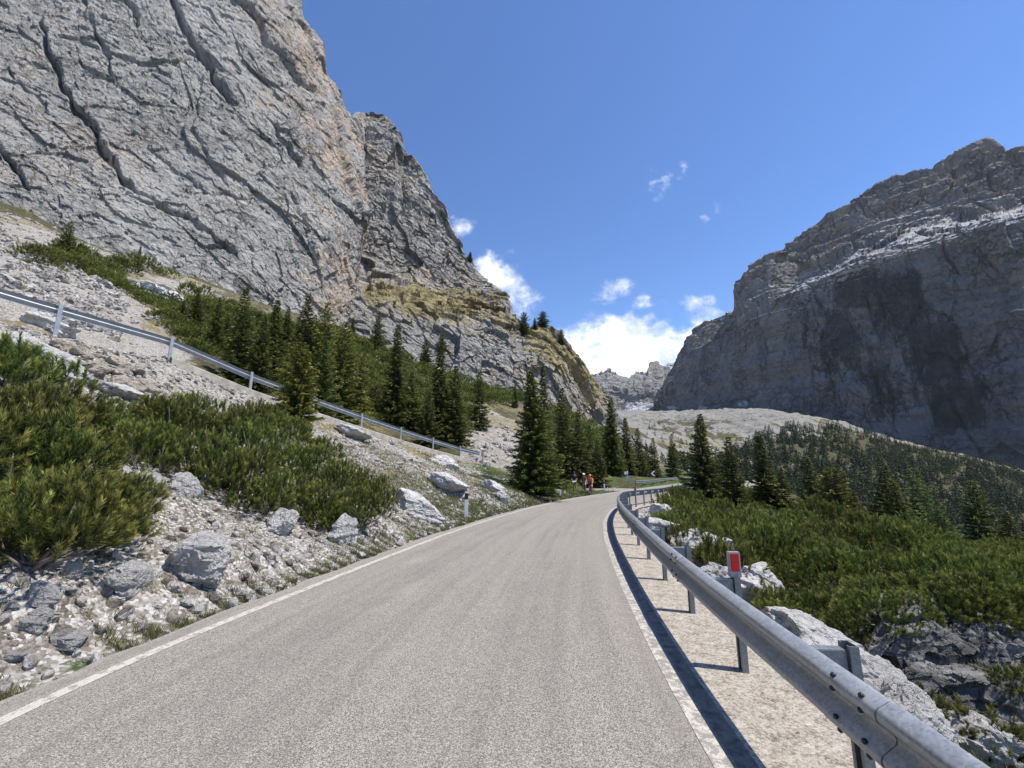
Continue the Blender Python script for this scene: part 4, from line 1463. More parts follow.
B = [
    (197, 572, 66, 52, 'widest pale grey boulder on the stony bank, flat topped, left of the road', 0, 0.8, (0.1, 0.15, 0.4)),
    (131, 590, 44, 36, 'rounded whitish boulder with a dark shaded foot, on the bank near the road verge', 1, 0.9, (0, 0.1, 1.2)),
    (281, 533, 38, 36, 'grey boulder at the lower edge of the big dwarf pine clump', 2, 0.9, (0, 0.2, 2.2)),
    (343, 543, 31, 32, 'blocky grey boulder beneath the right end of the big dwarf pine clump', 3, 0.9, (0.1, -0.2, 0.5)),
    (182, 492, 36, 30, 'dark shaded boulder tucked under the dwarf pines at the top of the gap', 4, 0.9, (0, 0.0, 3.0)),
    (151, 490, 27, 28, 'upright light boulder beside a darker one in the gap between the pine clumps', 5, 0.8, (0.2, 0.2, 1.0)),
    (33, 630, 24, 24, 'small upright white rock in brown soil near the road at far left', 3, 0.8, (0, 0.2, 0.7)),
    (42, 600, 30, 20, 'low grey rock lying above a white upright rock by the verge', 6, 0.8, (0, 0.0, 0.2)),
    (12, 662, 17, 12, 'little white stone at the left picture edge near the verge', 2, 0.8, (0, 0.1, 0.9)),
    (11, 611, 12, 9, 'small rounded white stone in bare soil at far left', 5, 0.8, (0, 0.1, 0.9)),
    (68, 648, 30, 16, 'flat pale stone slab just above the road verge at far left', 0, 0.9, (0, 0.1, 0.2)),
    (6, 527, 34, 32, 'white rock showing through the foreground dwarf pine at the left edge', 4, 0.9, (0, 0.1, 2.4)),
    (70, 578, 26, 15, 'low pale rock under the skirt of the foreground dwarf pine', 6, 0.8, (0, 0.1, 2.9)),
    (100, 478, 50, 24, 'long white slab showing between the two dwarf pine clumps', 0, 0.8, (0, 0.25, 0.1)),
    (120, 398, 52, 22, 'flat grey slab below the row of tan stones', 2, 0.9, (0.0, 0.25, 0.2)),
    (58, 372, 60, 26, 'broad layered slab at the left end of the tan stone row', 6, 0.9, (0.0, 0.3, 0.5)),
    (20, 352, 60, 30, 'big cracked pale block under the upper guardrail at the left edge', 4, 0.9, (0.0, 0.3, 0.3)),
    (52, 330, 46, 30, 'white rock standing in front of the upper guardrail where it is hidden', 3, 0.8, (0.0, 0.2, 0.3)),
    (160, 299, 56, 24, 'long pale rock poking out of the pines above the upper guardrail', 0, 0.8, (0.0, 0.35, 0.2)),
    (415, 513, 54, 22, 'low ragged outcrop on the bank left of the nearest white marker post', 6, 0.8, (0.1, 0.25, 0.2)),
    (445, 489, 44, 22, 'dark fissured outcrop halfway up the bank below the guardrail end', 2, 0.8, (0.1, 0.3, 0.2)),
    (492, 492, 30, 18, 'grey rock pair lying on the bank right of the nearest white marker post', 5, 0.8, (0.1, 0.3, 0.9)),
    (503, 501, 26, 13, 'lowest dark rock on the bank before the big roadside spruce', 1, 0.8, (0.1, 0.3, 0.9)),
    (447, 466, 34, 15, 'flat outcrop just under the last posts of the upper guardrail', 4, 0.8, (0.0, 0.3, 0.3)),
    (350, 437, 40, 16, 'jumbled pale rock on the bank top right of the small yellow green pine', 2, 0.8, (0.0, 0.3, 0.3)),
    (588, 487, 8, 6, 'pale rock on the grass mound behind the cyclists', 2, 0.8, (0.0, 0.3, 0.3)),
    (555, 494, 9, 8, 'white rock beside the road right of the big roadside spruce', 3, 0.8, (0.0, 0.3, 0.3)),
    (704, 564, 70, 46, 'domed white boulder behind the guardrail, left of the red reflector', 0, 0.8, (0.0, 0.1, 0.3)),
    (738, 553, 36, 20, 'small pale rock at the edge of the dwarf pines behind the red reflector', 1, 0.8, (0.0, 0.1, 0.3)),
    (752, 606, 70, 48, 'pale rock dropping away right of the red reflector post', 3, 0.9, (0.0, 0.4, 0.3)),
    (806, 654, 112, 60, 'long white ledge below the dwarf pines, behind the nearest guardrail bay', 5, 0.8, (0.0, 0.35, 0.2)),
    (668, 520, 50, 18, 'low white slab among the dwarf pines right of the guardrail bend', 6, 0.8, (0.0, 0.0, 0.3)),
    (656, 536, 46, 26, 'flat white rock behind the guardrail where the bend begins', 2, 0.8, (0.0, 0.0, 0.3)),
    (696, 514, 34, 10, 'weathered grey slab deep among the dwarf pines', 4, 0.8, (0.0, 0.0, 1.3)),
    (738, 533, 20, 11, 'small grey rock surrounded by dwarf pine shoots', 3, 0.8, (0.0, 0.0, 2.3)),
    (915, 742, 104, 70, 'jagged rock rib beside the nearest guardrail post with tufts in its cracks', 4, 0.7, (0.2, 0.45, 0.6)),
    (985, 766, 90, 60, 'crumbling grey rock at the lower right corner', 2, 0.8, (0.2, 0.4, 0.6)),
    (716, 596, 60, 44, 'whitish rock filling the gap behind the third guardrail bay', 2, 0.9, (0.1, 0.2, 1.6)),
    (862, 702, 66, 54, 'broken pale rock right behind the nearest guardrail post plate', 1, 0.8, (0.1, 0.2, 2.6)),
]
for (px, py, w, h, lab, k, dp, tl) in B:
    boulder(px, py, w, h, lab, k, None, dp, tl)

# layered outcrop at the right edge
M['outcrop'] = boulder_mat('outcrop_rock', 2)  # boulder rock darkened in colour to stand for the outcrop's shaded side
oc = mountain('rock_outcrop', M['outcrop'], 838, 1150, 330, 190,
              [(838, 735), (880, 770), (940, 785), (1024, 800), (1150, 830)],
              [(838, 660), (862, 640), (885, 622), (910, 612), (960, 610), (1000, 618), (1030, 624), (1080, 630), (1150, 645)],
              [(838, 5.9), (940, 5.7), (1150, 5.2)], [(838, 6.5), (940, 6.7), (1150, 6.5)],
              [(-0.1, 0.0), (0.45, 0.0), (0.65, 0.18), (0.75, 0.5), (0.88, 0.62), (1, 1)],
              [(0.9, 0.08, (1, 1, 1), (0, 0, 0.3), 7, 'n'), (0.6, 0.20, (2.0, 1.5, 0.8), (0.1, 0.22, 0.3), 12, 'f'), (0.24, 0.085, (2.2, 1.6, 0.8), (0.1, 0.22, 0.3), 17, 'f'),
               (0.1, 0.035, (1.5, 1.5, .8), (0.1, 0.22, 0.3), 19, 'f')],
              lambda q, t, px, py, N: np.zeros((len(q), 4)), back=(2.2, 0.12), nback=30)
del oc['kind']
oc['label'] = 'large dark layered rock outcrop under the dwarf pines at the right edge'
oc['category'] = 'rock outcrop'
OC_TOP = oc

# tan stones stacked under the upper guardrail
st = []
rs = random.Random(5)
for i in range(27):
    t = rs.random()
    px = 62 + 88 * t + rs.uniform(-4, 4)
    py = 336 + 0.42 * (px - 62) + rs.uniform(2, 26)
    w = rs.uniform(10, 21)
    boulder(px, py + 5, w, w * rs.uniform(.55, .8), 'tan loose stone in the jumbled row below the upper guardrail', i, 'tan loose stones below the upper guardrail',
            0.9, (rs.uniform(-.3, .3), rs.uniform(-.3, .3), rs.uniform(0, 6)), ROCKW, 'stone', cat='stone', sink=0.2)
for i in range(9):
    px = 597 + i * 2.6
    boulder(px, 488.2 + rs.uniform(-.4, .4), rs.uniform(2.2, 3.4), rs.uniform(1.6, 2.4), 'grey block in the row of stones behind the pull-off', i, 'row of stones behind the pull-off',
            0.9, (0, 0, rs.uniform(0, 6)), ROCKS, 'stone', cat='stone', sink=0.2)


def merge_instances(name, base_list, M4s, mat, attr=None, smooth=False):
    """base_list: list of (V,F,attrs); M4s: list of (index, 3x3 matrix, offset, rnd)"""
    Vs, Fs, off = [], [], 0
    A = {}
    for (bi, R3, t, rnd) in M4s:
        V, F, at_ = base_list[bi]
        Vs.append(V @ R3.T + t)
        Fs.append(F + off)
        off += len(V)
        for k, v in at_.items():
            A.setdefault(k, []).append(v)
        A.setdefault('rnd', []).append(np.full(len(V), rnd) if 'rnd' not in at_ else at_['rnd'] * 0)
    A = {k: np.concatenate(v) for k, v in A.items()}
    return raw_mesh(name, np.concatenate(Vs), np.concatenate(Fs), mat, A, smooth)


def rotz(a):
    c, s_ = math.cos(a), math.sin(a)
    return np.array(((c, -s_, 0), (s_, c, 0), (0, 0, 1)))


def rand_rot(rg):
    q = rg.normal(size=4)
    q /= np.linalg.norm(q)
    w, x, y, z = q
    return np.array([[1 - 2 * (y * y + z * z), 2 * (x * y - z * w), 2 * (x * z + y * w)], [2 * (x * y + z * w), 1 - 2 * (x * x + z * z), 2 * (y * z - x * w)],
                     [2 * (x * z - y * w), 2 * (y * z + x * w), 1 - 2 * (x * x + y * y)]])


def scatter_stones():
    bases = []
    for k in range(5):
        V, F = rock_shape(2, 200 + k * 3, (1, .9, .65))
        bases.append((V, F, {}))
    rg = np.random.default_rng(3)
    items = []
    # bank left of the road
    n = 30000
    px = rg.uniform(-60, 560, n)
    py = rg.uniform(300, 720, n)
    u, v = rays_np(px, py)
    i = np.arange(n)
    # choose ground spots directly in plan, denser near the road
    Y = 1.2 + 33 * rg.random(n) ** 1.5
    k = np.array([int(np.argmin(np.abs(LL[:, 1] - yy))) for yy in Y])
    wmax = np.interp(Y, [1, 3, 8, 14, 20, 26, 34], [10, 13, 13, 12.5, 10.5, 8, 4])
    dist = 0.35 + wmax * rg.random(n) ** 1.1
    thin = rg.random(n) < np.interp(Y, [10, 16, 22, 30], [1, .75, .3, .15])
    Y, k, dist = Y[thin], k[thin], dist[thin]
    n = len(Y)
    x, y = LL[k, 0] - Rn[k, 0] * dist, LL[k, 1] - Rn[k, 1] * dist
    z = terrain(x, y)[0]
    s = 0.012 + 0.10 * rg.random(n) ** 7 + 0.0009 * Y * (0.5 + rg.random(n))
    for j in range(n):
        items.append((rg.integers(5), rand_rot(rg) * s[j], np.array((x[j], y[j], z[j] + s[j] * .15)), 0))
    # hillside blocks at the upper left
    n = 6500
    px = rg.uniform(-60, 330, n)
    Yr = np.interp(px, [0, 120, 330], [24, 26, 30]) * np.exp(rg.random(n) * np.interp(px, [0, 120, 330], [1.15, 1.25, 1.3]))
    py = np.interp(px, [0, 330], [240, 340])
    u, v = rays_np(px, py)
    z = terrain(u * Yr, Yr)[0]
    s = (0.06 + 0.6 * rg.random(n) ** 5) * np.where(px > 150, 0.6, 1)
    for j in np.nonzero((px < 130) | (rg.random(n) < 0.12))[0]:
        items.append((rg.integers(5), rand_rot(rg) * s[j], np.array((u[j] * Yr[j], Yr[j], z[j] + s[j] * .05)), 0))
    # stony gully left of the roadside spruce
    n = 420
    px = rg.uniform(468, 540, n)
    py = rg.uniform(405, 470, n)
    Yr = np.interp(py, [405, 470], [78, 38]) * np.exp(rg.normal(0, .1, n))
    u, v = rays_np(px, py)
    z = terrain(u * Yr, Yr)[0]
    s = 0.08 + 0.5 * rg.random(n) ** 4
    for j in range(n):
        items.append((rg.integers(5), rand_rot(rg) * s[j], np.array((u[j] * Yr[j], Yr[j], z[j])), 0))
    # blocks on the open scree field
    n = 2600
    px = 636 + 190 * rg.random(n) ** 1.3
    Yr = np.exp(rg.uniform(math.log(420), math.log(1050), n))
    u = rays_np(px, np.full(n, 430.0))[0]
    z = terrain(u * Yr, Yr)[0]
    s = 0.4 + 2.0 * rg.random(n) ** 4
    for j in range(n):
        items.append((rg.integers(5), rand_rot(rg) * s[j], np.array((u[j] * Yr[j], Yr[j], z[j])), 0))
    # right verge
    n = 1500
    Y = 1.2 + 26 * rg.random(n) ** 1.4
    k = np.array([int(np.argmin(np.abs(RL[:, 1] - yy))) for yy in Y])
    dist = 0.75 + 1.6 * rg.random(n)
    x, y = RL[k, 0] + Rn[k, 0] * dist, RL[k, 1] + Rn[k, 1] * dist
    z = terrain(x, y)[0]
    s = 0.012 + 0.11 * rg.random(n) ** 5 * sstep(dist, 0.8, 1.4)
    for j in range(n):
        items.append((rg.integers(5), rand_rot(rg) * s[j], np.array((x[j], y[j], z[j] + s[j] * .1)), 0))
    M['rubble'] = boulder_mat('rubble', 3)
    me = merge_instances('loose_stones', bases, items, M['rubble'])
    link('loose_stones', me, kind='stuff', label='pale limestone rubble strewn over the bank and road verges', cat='stones')


scatter_stones()


# ------------------------------------------------------------------ foliage builders
def blades(origins, dirs, length, width, rg, droop=0.0):
    """one thin triangle per origin"""
    n = len(origins)
    d = dirs / (np.linalg.norm(dirs, axis=1, keepdims=True) + 1e-9)
    side = np.cross(d, rg.normal(size=(n, 3)))
    side /= (np.linalg.norm(side, axis=1, keepdims=True) + 1e-9)
    L = length if np.ndim(length) else np.full(n, length)
    w = width if np.ndim(width) else np.full(n, width)
    a = origins - side * (w / 2)[:, None]
    b = origins + side * (w / 2)[:, None]
    c = origins + d * L[:, None]
    c[:, 2] -= droop * L
    V = np.stack([a, b, c], 1).reshape(-1, 3)
    F = np.arange(3 * n).reshape(-1, 3)
    return V, F


def shoots_mesh(pos, dirs, ln, nb, bl, bw, rg, tipv):
    """bottle-brush shoots: nb needles fanned round each shoot"""
    n = len(pos)
    t = rg.random((n, nb)) ** 0.8
    d = dirs / np.linalg.norm(dirs, axis=1, keepdims=True)
    o = pos[:, None] + d[:, None] * (t * ln[:, None])[..., None]
    rad = rg.normal(size=(n, nb, 3))
    rad -= (rad * d[:, None]).sum(2, keepdims=True) * d[:, None]
    rad /= np.linalg.norm(rad, axis=2, keepdims=True)
    nd = d[:, None] * (0.55 + 0.7 * t[..., None] ** 2) + rad * 0.62
    V, F = blades(o.reshape(-1, 3), nd.reshape(-1, 3), bl * rg.uniform(.75, 1.25, n * nb), bw, rg)
    tip = np.repeat((tipv[:, None] * (0.05 + 0.95 * t * t)).reshape(-1), 3)
    rnd = np.repeat(np.repeat(rg.random(n), nb), 3)
    return V, F, {'tip': tip, 'rnd': rnd}


def shrub_parts(seed, ns, nb, bl, bw, hi=False):
    """dome of several lobes, every shoot a separate tuft; unit radius"""
    rg = np.random.default_rng(seed)
    nl = 7
    la_ = rg.uniform(0, 2 * math.pi, nl)
    lr = np.r_[0, rg.uniform(0.35, 0.62, nl - 1)]
    lc = np.stack([lr * np.cos(la_), lr * np.sin(la_), rg.uniform(0.05, 0.28, nl)], 1)
    lrad = rg.uniform(0.38, 0.55, nl)
    i = rg.integers(nl, size=ns)
    d = rg.normal(size=(ns, 3))
    d[:, 2] = np.abs(d[:, 2]) * 1.1 - 0.25
    d /= np.linalg.norm(d, axis=1, keepdims=True)
    top = rg.random(ns) < 0.74
    rho = np.where(top, rg.uniform(0.84, 1.04, ns), rg.uniform(0.35, 0.8, ns))
    pos = lc[i] + d * (lrad[i] * rho)[:, None] * np.array((1, 1, 1.05))
    pos[:, 2] = np.maximum(pos[:, 2], 0.02 + 0.06 * rg.random(ns))
    # drop shoots swallowed by a neighbouring lobe
    inside = np.zeros(ns, bool)
    for k in range(nl):
        inside |= (np.linalg.norm(pos - lc[k], axis=1) < lrad[k] * 0.72) & (i != k)
    keep = ~inside | (rg.random(ns) < 0.25)
    pos, d, top = pos[keep], d[keep], top[keep]
    n = len(pos)
    dr = d * np.array((0.75, 0.75, 0.5)) + np.array((0, 0, 0.62)) + rg.normal(size=(n, 3)) * 0.16
    ln = rg.uniform(0.11, 0.22, n)
    tv = np.where(top, rg.random(n) ** 0.7, 0.02)
    V, F, A = shoots_mesh(pos, dr, ln, nb, bl, bw, rg, tv)
    crown = raw_mesh('crown', V, F, M['mugo'], A)
    mb = MB()
    pr = random.Random(seed)
    for j in range(30 if hi else 9):
        q = pr.randrange(n)
        e = Vector(pos[q])
        b = Vector((e.x * 0.12, e.y * 0.12, -0.06))
        m = Vector((e.x * 0.72 + pr.uniform(-.08, .08), e.y * 0.72 + pr.uniform(-.08, .08), e.z * 0.28))
        mb.tube([b, b.lerp(m, .5) + Vector((0, 0, 0.02)), m, m.lerp(e, .6), e], [0.022, 0.018, 0.014, 0.010, 0.005], 5)
    stem = mb.mesh('stem', M['stem'], True)
    return crown, stem


SHRUB_HI = [shrub_parts(40 + k, 520, 66, 0.075, 0.0105, True) for k in range(3)]
SHRUB_MID = [shrub_parts(60 + k, 420, 34, 0.085, 0.0165) for k in range(4)]
SHRUB_LO = [shrub_parts(80 + k, 300, 12, 0.11, 0.032) for k in range(3)]


def plant(parts, pos, scale, rz, label, cat, group, name, tilt=(0, 0), sz=1.0):
    o = empty(name, tuple(pos), label, cat, group, rz)
    o.rotation_euler = (tilt[0], tilt[1], rz)
    o.scale = (scale, scale, scale * sz)
    for nm, me in zip(('crown', 'stem'), parts):
        link(nm, me, o)
    return o


# foreground dwarf pine at the left edge, and the big clump on the bank
rs = random.Random(21)
G1 = 'dwarf pine bushes of the clump at the left picture edge'
L1 = 'dwarf mountain pine bush in the sprawling foreground clump at the left edge'
for (px, py, s) in ((0, 545, 0.80), (28, 562, 0.72), (62, 548, 0.72), (92, 522, 0.62), (118, 505, 0.45), (-30, 500, 1.0), (15, 490, 0.75), (55, 495, 0.6), (85, 470, 0.5),
                    (5, 440, 0.85), (48, 430, 0.75), (28, 395, 0.75), (-30, 400, 1.1), (92, 428, 0.5), (70, 460, .5)):
    p = hit(px, py)
    plant(SHRUB_HI[rs.randrange(3)], p - np.array((0, 0, .04)), s * rs.uniform(1.05, 1.25), rs.uniform(0, 6), L1, 'dwarf pine', G1, 'dwarf_pine', (0.0, 0.15), rs.uniform(1.05, 1.4))
G2 = 'dwarf pine bushes of the large clump on the left bank'
L2 = 'dense dwarf mountain pine bush in the large clump amid the left bank'
for (px, py, s) in ((132, 452, .6), (160, 470, .8), (200, 482, .85), (236, 497, .85), (268, 512, .8), (305, 520, .8), (335, 528, .72), (362, 525, .7), (374, 508, .6),
                    (170, 440, .8), (215, 452, .9), (255, 465, .95), (295, 482, .95), (330, 495, .9), (356, 492, .7), (145, 425, .6), (195, 425, .8), (240, 432, .9), (285, 445, .9), (318, 462, .8), (270, 428, .7)):
    p = hit(px, py)
    plant(SHRUB_HI[rs.randrange(3)], p - np.array((0, 0, .04)), s * rs.uniform(.95, 1.15), rs.uniform(0, 6), L2, 'dwarf pine', G2, 'dwarf_pine', (0.0, 0.1), rs.uniform(1.2, 1.55))

# thicket right of the guardrail
G3 = 'dwarf pine bushes of the thicket right of the guardrail'
L3 = 'dwarf mountain pine bush in the sunlit thicket right of the guardrail'


def thicket_right():
    rg = random.Random(77)
    pts = []
    tries = 0
    while len(pts) < 160 and tries < 9000:
        tries += 1
        y = 5.2 + 44 * rg.random() ** 1.35
        x = rg.uniform(2.2, min(34, 1.42 * y + 3.5))
        la, sd, _ = lat_of(np.array([[x, y]]))
        if sd[0] < 0 or la[0] < np.interp(y, [5, 7, 10, 14, 20, 34], [3.6, 3.0, 2.5, 1.8, 1.3, 1.3]):
            continue
        if x > 5.2 and y < np.interp(x, [5.2, 7, 10, 14], [6.6, 7.6, 8.4, 9.4]):
            continue
        md = 0.78 + 0.026 * y
        if any((x - a) ** 2 + (y - b) ** 2 < md * md for a, b in pts):
            continue
        pts.append((x, y))
    xs, ys = np.array(pts).T
    zs = terrain(xs, ys)[0]
    for (x, y), z in zip(pts, zs):
        s = rg.uniform(0.72, 1.38) * (0.82 + 0.016 * y)
        parts = SHRUB_HI if y < 9.5 else SHRUB_MID
        plant(parts[rg.randrange(len(parts))], (x, y, z - 0.05), s, rg.uniform(0, 6), L3, 'dwarf pine', G3, 'dwarf_pine', (0, 0), rg.uniform(.95, 1.6))


thicket_right()
bpy.context.view_layer.update()
rs = random.Random(31)
for (px, py, s_) in ((868, 640, .5), (884, 622, .6), (905, 614, .7), (928, 612, .62), (950, 611, .7), (975, 614, .6), (1000, 620, .7), (1022, 626, .7), (1050, 630, .7), (1085, 634, .8), (856, 655, .45), (1010, 690, .4)):
    u_, v_ = ray(px, py)
    d_ = Vector((u_, 1, v_)).normalized()
    r_ = SC.ray_cast(bpy.context.evaluated_depsgraph_get(), Vector((0, 0, CAM_H)) + d_ * 5.0, d_)
    if r_[0] and r_[4].name.startswith('rock_outcrop'):
        b_ = r_[1] + Vector((d_.x, d_.y, 0)) * 0.25
        plant(SHRUB_HI[rs.randrange(3)], (b_.x, b_.y, b_.z - .1), s_, rs.uniform(0, 6), 'dwarf mountain pine bush rooted on top of the dark layered outcrop', 'dwarf pine', 'dwarf pine bushes on the outcrop at the right edge', 'dwarf_pine', (0, 0), 1.0)

G4 = 'dwarf pine clumps on the hillside above the upper guardrail'
L4 = 'dark dwarf pine clump on the hillside above the upper guardrail'


def in_hill(px, py):
    top = np.interp(px, [30, 60, 110, 160, 200, 260, 300, 330, 360, 400, 440, 480, 520, 560, 600], [258, 246, 262, 270, 296, 318, 330, 330, 338, 350, 368, 384, 396, 408, 428])
    bot = np.interp(px, [30, 60, 110, 130, 160, 190, 240, 300, 363, 403, 440, 470, 500, 520, 540, 600], [276, 268, 286, 298, 318, 350, 372, 402, 418, 428, 436, 440, 424, 430, 452, 468])
    ok = (py > top + 3) & (py < bot)
    hole = (px > 470) & (px < 535) & (py > 405) & (py < 470)
    hole2 = (np.abs(px - 155) < 34) & (np.abs(py - 288 - (px - 155) * .3) < 12)
    return ok & ~hole & ~hole2


def hill_thicket():
    rg = random.Random(5)
    pts = []
    tries = 0
    while len(pts) < 100 and tries < 8000:
        tries += 1
        px, py = rg.uniform(32, 600), rg.uniform(235, 470)
        if not in_hill(px, py) or any((px - a) ** 2 + ((py - b) * 1.3) ** 2 < 12.5 ** 2 for a, b in pts):
            continue
        pts.append((px, py))
    for px, py in pts:
        p = hit(px, py, 16)
        if p[1] > 175:
            continue
        s = min(3.2, max(0.9, rg.uniform(14, 21) * p[1] / FPX))
        plant(SHRUB_MID[rg.randrange(4)], p - np.array((0, 0, .1)), s, rg.uniform(0, 6), L4, 'dwarf pine', G4, 'dwarf_pine', (0, 0), rg.uniform(.8, 1.15))
    # the rest of that thicket, one mass
    bases = []
    for cr, stm in SHRUB_LO:
        V = np.empty(len(cr.vertices) * 3, F32)
        cr.vertices.foreach_get('co', V)
        A = {}
        for an in ('tip', 'rnd'):
            a = np.empty(len(cr.vertices), F32)
            cr.attributes[an].data.foreach_get('value', a)
            A[an] = a
        bases.append((V.reshape(-1, 3), np.arange(len(cr.vertices)).reshape(-1, 3), A))
    items = []
    r2 = np.random.default_rng(8)
    n = 0
    while n < 620:
        px, py = r2.uniform(32, 610), r2.uniform(235, 475)
        if not in_hill(px, py):
            continue
        p = hit(px, py, 16)
        if p[1] > 175:
            continue
        n += 1
        s = min(3.0, max(0.8, r2.uniform(8, 14) * p[1] / FPX))
        items.append((int(r2.integers(3)), rotz(r2.uniform(0, 6)) * s, p - np.array((0, 0, .1)), 0))
    Vs, Fs, off, A = [], [], 0, {'tip': [], 'rnd': []}
    for bi, R3, t, _ in items:
        V, F, a = bases[bi]
        Vs.append(V @ R3.T + t)
        Fs.append(F + off)
        off += len(V)
        hue = r2.random()
        A['tip'].append(a['tip'])
        A['rnd'].append(a['rnd'] * .6 + hue * .4)
    me = raw_mesh('pine_thicket', np.concatenate(Vs), np.concatenate(Fs), M['mugo'], {k: np.concatenate(v) for k, v in A.items()})
    link('pine_thicket', me, kind='stuff', label='low dwarf pine scrub covering the hillside under the cliff', cat='pine scrub')


hill_thicket()


# ------------------------------------------------------------------ trees
def conifer(seed, R0=0.19, n_wh=30, nb=9, droop=0.25, dens=1.0, mat='spruce', shape=0.9, low=0.05, bw=0.013, bl=0.05, gap=0.0):
    rg = np.random.default_rng(seed)
    O, D, T_, RN, Ls = [], [], [], [], []
    br = MB()
    lean = rg.normal(size=2) * 0.012
    lop = rg.uniform(0, 6.28)
    for i in range(n_wh):
        zf = low + (0.985 - low) * (i / (n_wh - 1)) ** 0.95
        if gap and rg.random() < gap:
            continue
        r_ = R0 * ((1 - zf) ** shape) * rg.uniform(0.72, 1.12) + 0.010
        r_ *= np.interp(zf, [0, .12, 1], [0.72, 1, 1])
        k = max(4, int(nb * (0.5 + 0.6 * (1 - zf))))
        a0 = rg.uniform(0, 6.28)
        for j in range(k):
            a = a0 + 6.283 * j / k + rg.normal() * 0.22
            rr = r_ * rg.uniform(0.62, 1.15) * (1 + 0.16 * math.cos(a - lop))
            e = np.interp(zf, [0, .5, 1], [-droop, -0.05, 0.7]) + rg.normal() * 0.08
            m = max(3, int(rr / 0.0115 * dens))
            t = (np.arange(m) + rg.random(m)) / m
            t = 0.08 + 0.92 * t
            rad = rr * t
            zz = zf + rr * (e * t + 0.22 * t * t * (0.6 + droop)) + rg.normal(size=m) * 0.004
            ca, sa = math.cos(a), math.sin(a)
            for q in range(4):
                sgn = 1 if q % 2 else -1
                o = np.stack([rad * ca + lean[0] * zf, rad * sa + lean[1] * zf, zz], 1)
                sp = rg.uniform(0.35, 1.15, m) * sgn * (1 if q < 2 else 0.35)
                d = np.stack([ca - sa * sp, sa + ca * sp, rg.uniform(-.65, .25, m) if q < 2 else rg.uniform(-1.0, .5, m)], 1)
                O.append(o)
                D.append(d)
                Ls.append(bl * (0.55 + 0.55 * (1 - zf)) * rg.uniform(0.6, 1.2, m) * (1.15 - 0.45 * t))
                T_.append(np.clip(t ** 2 * rg.uniform(.3, 1.0) + 0.15 * zf, 0, 1))
                RN.append(np.full(m, rg.random()))
            if i % 2 == 0 and zf < 0.7:
                br.tube([(lean[0] * zf, lean[1] * zf, zf), (rr * .5 * ca, rr * .5 * sa, zf + rr * e * .5), (rr * .85 * ca, rr * .85 * sa, zf + rr * (e * .85 + .1))], [0.0045, 0.003, 0.0015], 4)
    O, D, Ls = np.concatenate(O), np.concatenate(D), np.concatenate(Ls)
    V, F = blades(O, D, Ls, bw * (0.6 + 0.8 * rg.random(len(O))), rg)
    A = {'tip': np.repeat(np.concatenate(T_), 3), 'rnd': np.repeat(np.concatenate(RN), 3)}
    crown = raw_mesh('crown', V, F, M[mat], A)
    br.tube([(0, 0, -0.04), (0, 0, 0.03), (lean[0] * .4, lean[1] * .4, 0.4), (lean[0] * .9, lean[1] * .9, 0.93)], [0.022, 0.0165, 0.011, 0.002], 8)
    return crown, br.mesh('trunk', M['bark'], True)


SPR = {'a': conifer(1, 0.20), 'b': conifer(2, 0.165, 34), 'c': conifer(3, 0.24, 28, 10, 0.35), 'd': conifer(4, 0.135, 36, 8, 0.3),
       'e': conifer(5, 0.28, 26, 10, 0.3, shape=0.75), 'big': conifer(6, 0.20, 44, 11, 0.28, dens=1.5, bl=0.042, bw=0.010)}
SPR['l'] = conifer(8, 0.30, 24, 9, 0.1, 0.9, 'larch', 0.85, bl=0.055, bw=0.010)
SPR['y'] = conifer(9, 0.24, 28, 9, 0.2, 1.0, 'swiss', 0.7)
SPR['p'] = conifer(11, 0.27, 24, 9, 0.12, 1.2, 'spruce', 0.55, bl=0.06, bw=0.016)
SPR['q'] = conifer(12, 0.37, 22, 10, 0.05, 1.2, 'spruce', 0.5, bl=0.06, bw=0.016)
SPR['s'] = conifer(15, 0.31, 26, 9, 0.15, 1.5, 'swiss', 0.62, bl=0.062, bw=0.014, low=0.02)


def tree(px, pyb, pyt, kind, label, Y=None, name=None, cat=None, group=None, wide=1.0):
    p = hit(px, pyb, 8) if Y is None else at(px, pyb, 100 if Y == 'crag' else Y)
    if Y == 'crag':
        u_, v_ = ray(px, pyb)
        r_ = SC.ray_cast(DG, Vector((0, 0, CAM_H)) + Vector((u_, 1, v_)) * 90, Vector((u_, 1, v_)).normalized())
        p = np.array(r_[1])
    elif Y is not None:
        p[2] = min(p[2], ground_at(p[0], p[1])) if False else ground_at(p[0], p[1])
    zt = CAM_H + ray(px, pyt)[1] * p[1]
    H = max(1.0, zt - p[2])
    wide *= 1.12 if px < 500 else 1.0
    wide *= 1.3 if px > 690 else 1.0
    nm = name or ('larch' if kind == 'l' else 'stone_pine' if kind in 'pqys' else 'spruce')
    o = empty(nm, (p[0], p[1], p[2] - 0.02 * H), label, cat or nm.replace('_', ' '), group, random.uniform(0, 6.28))
    o.scale = (H * wide * 1.02, H * wide * 1.02, H * 1.02)
    for n_, me in zip(('crown', 'trunk'), SPR[kind]):
        link(n_, me, o)
    return o


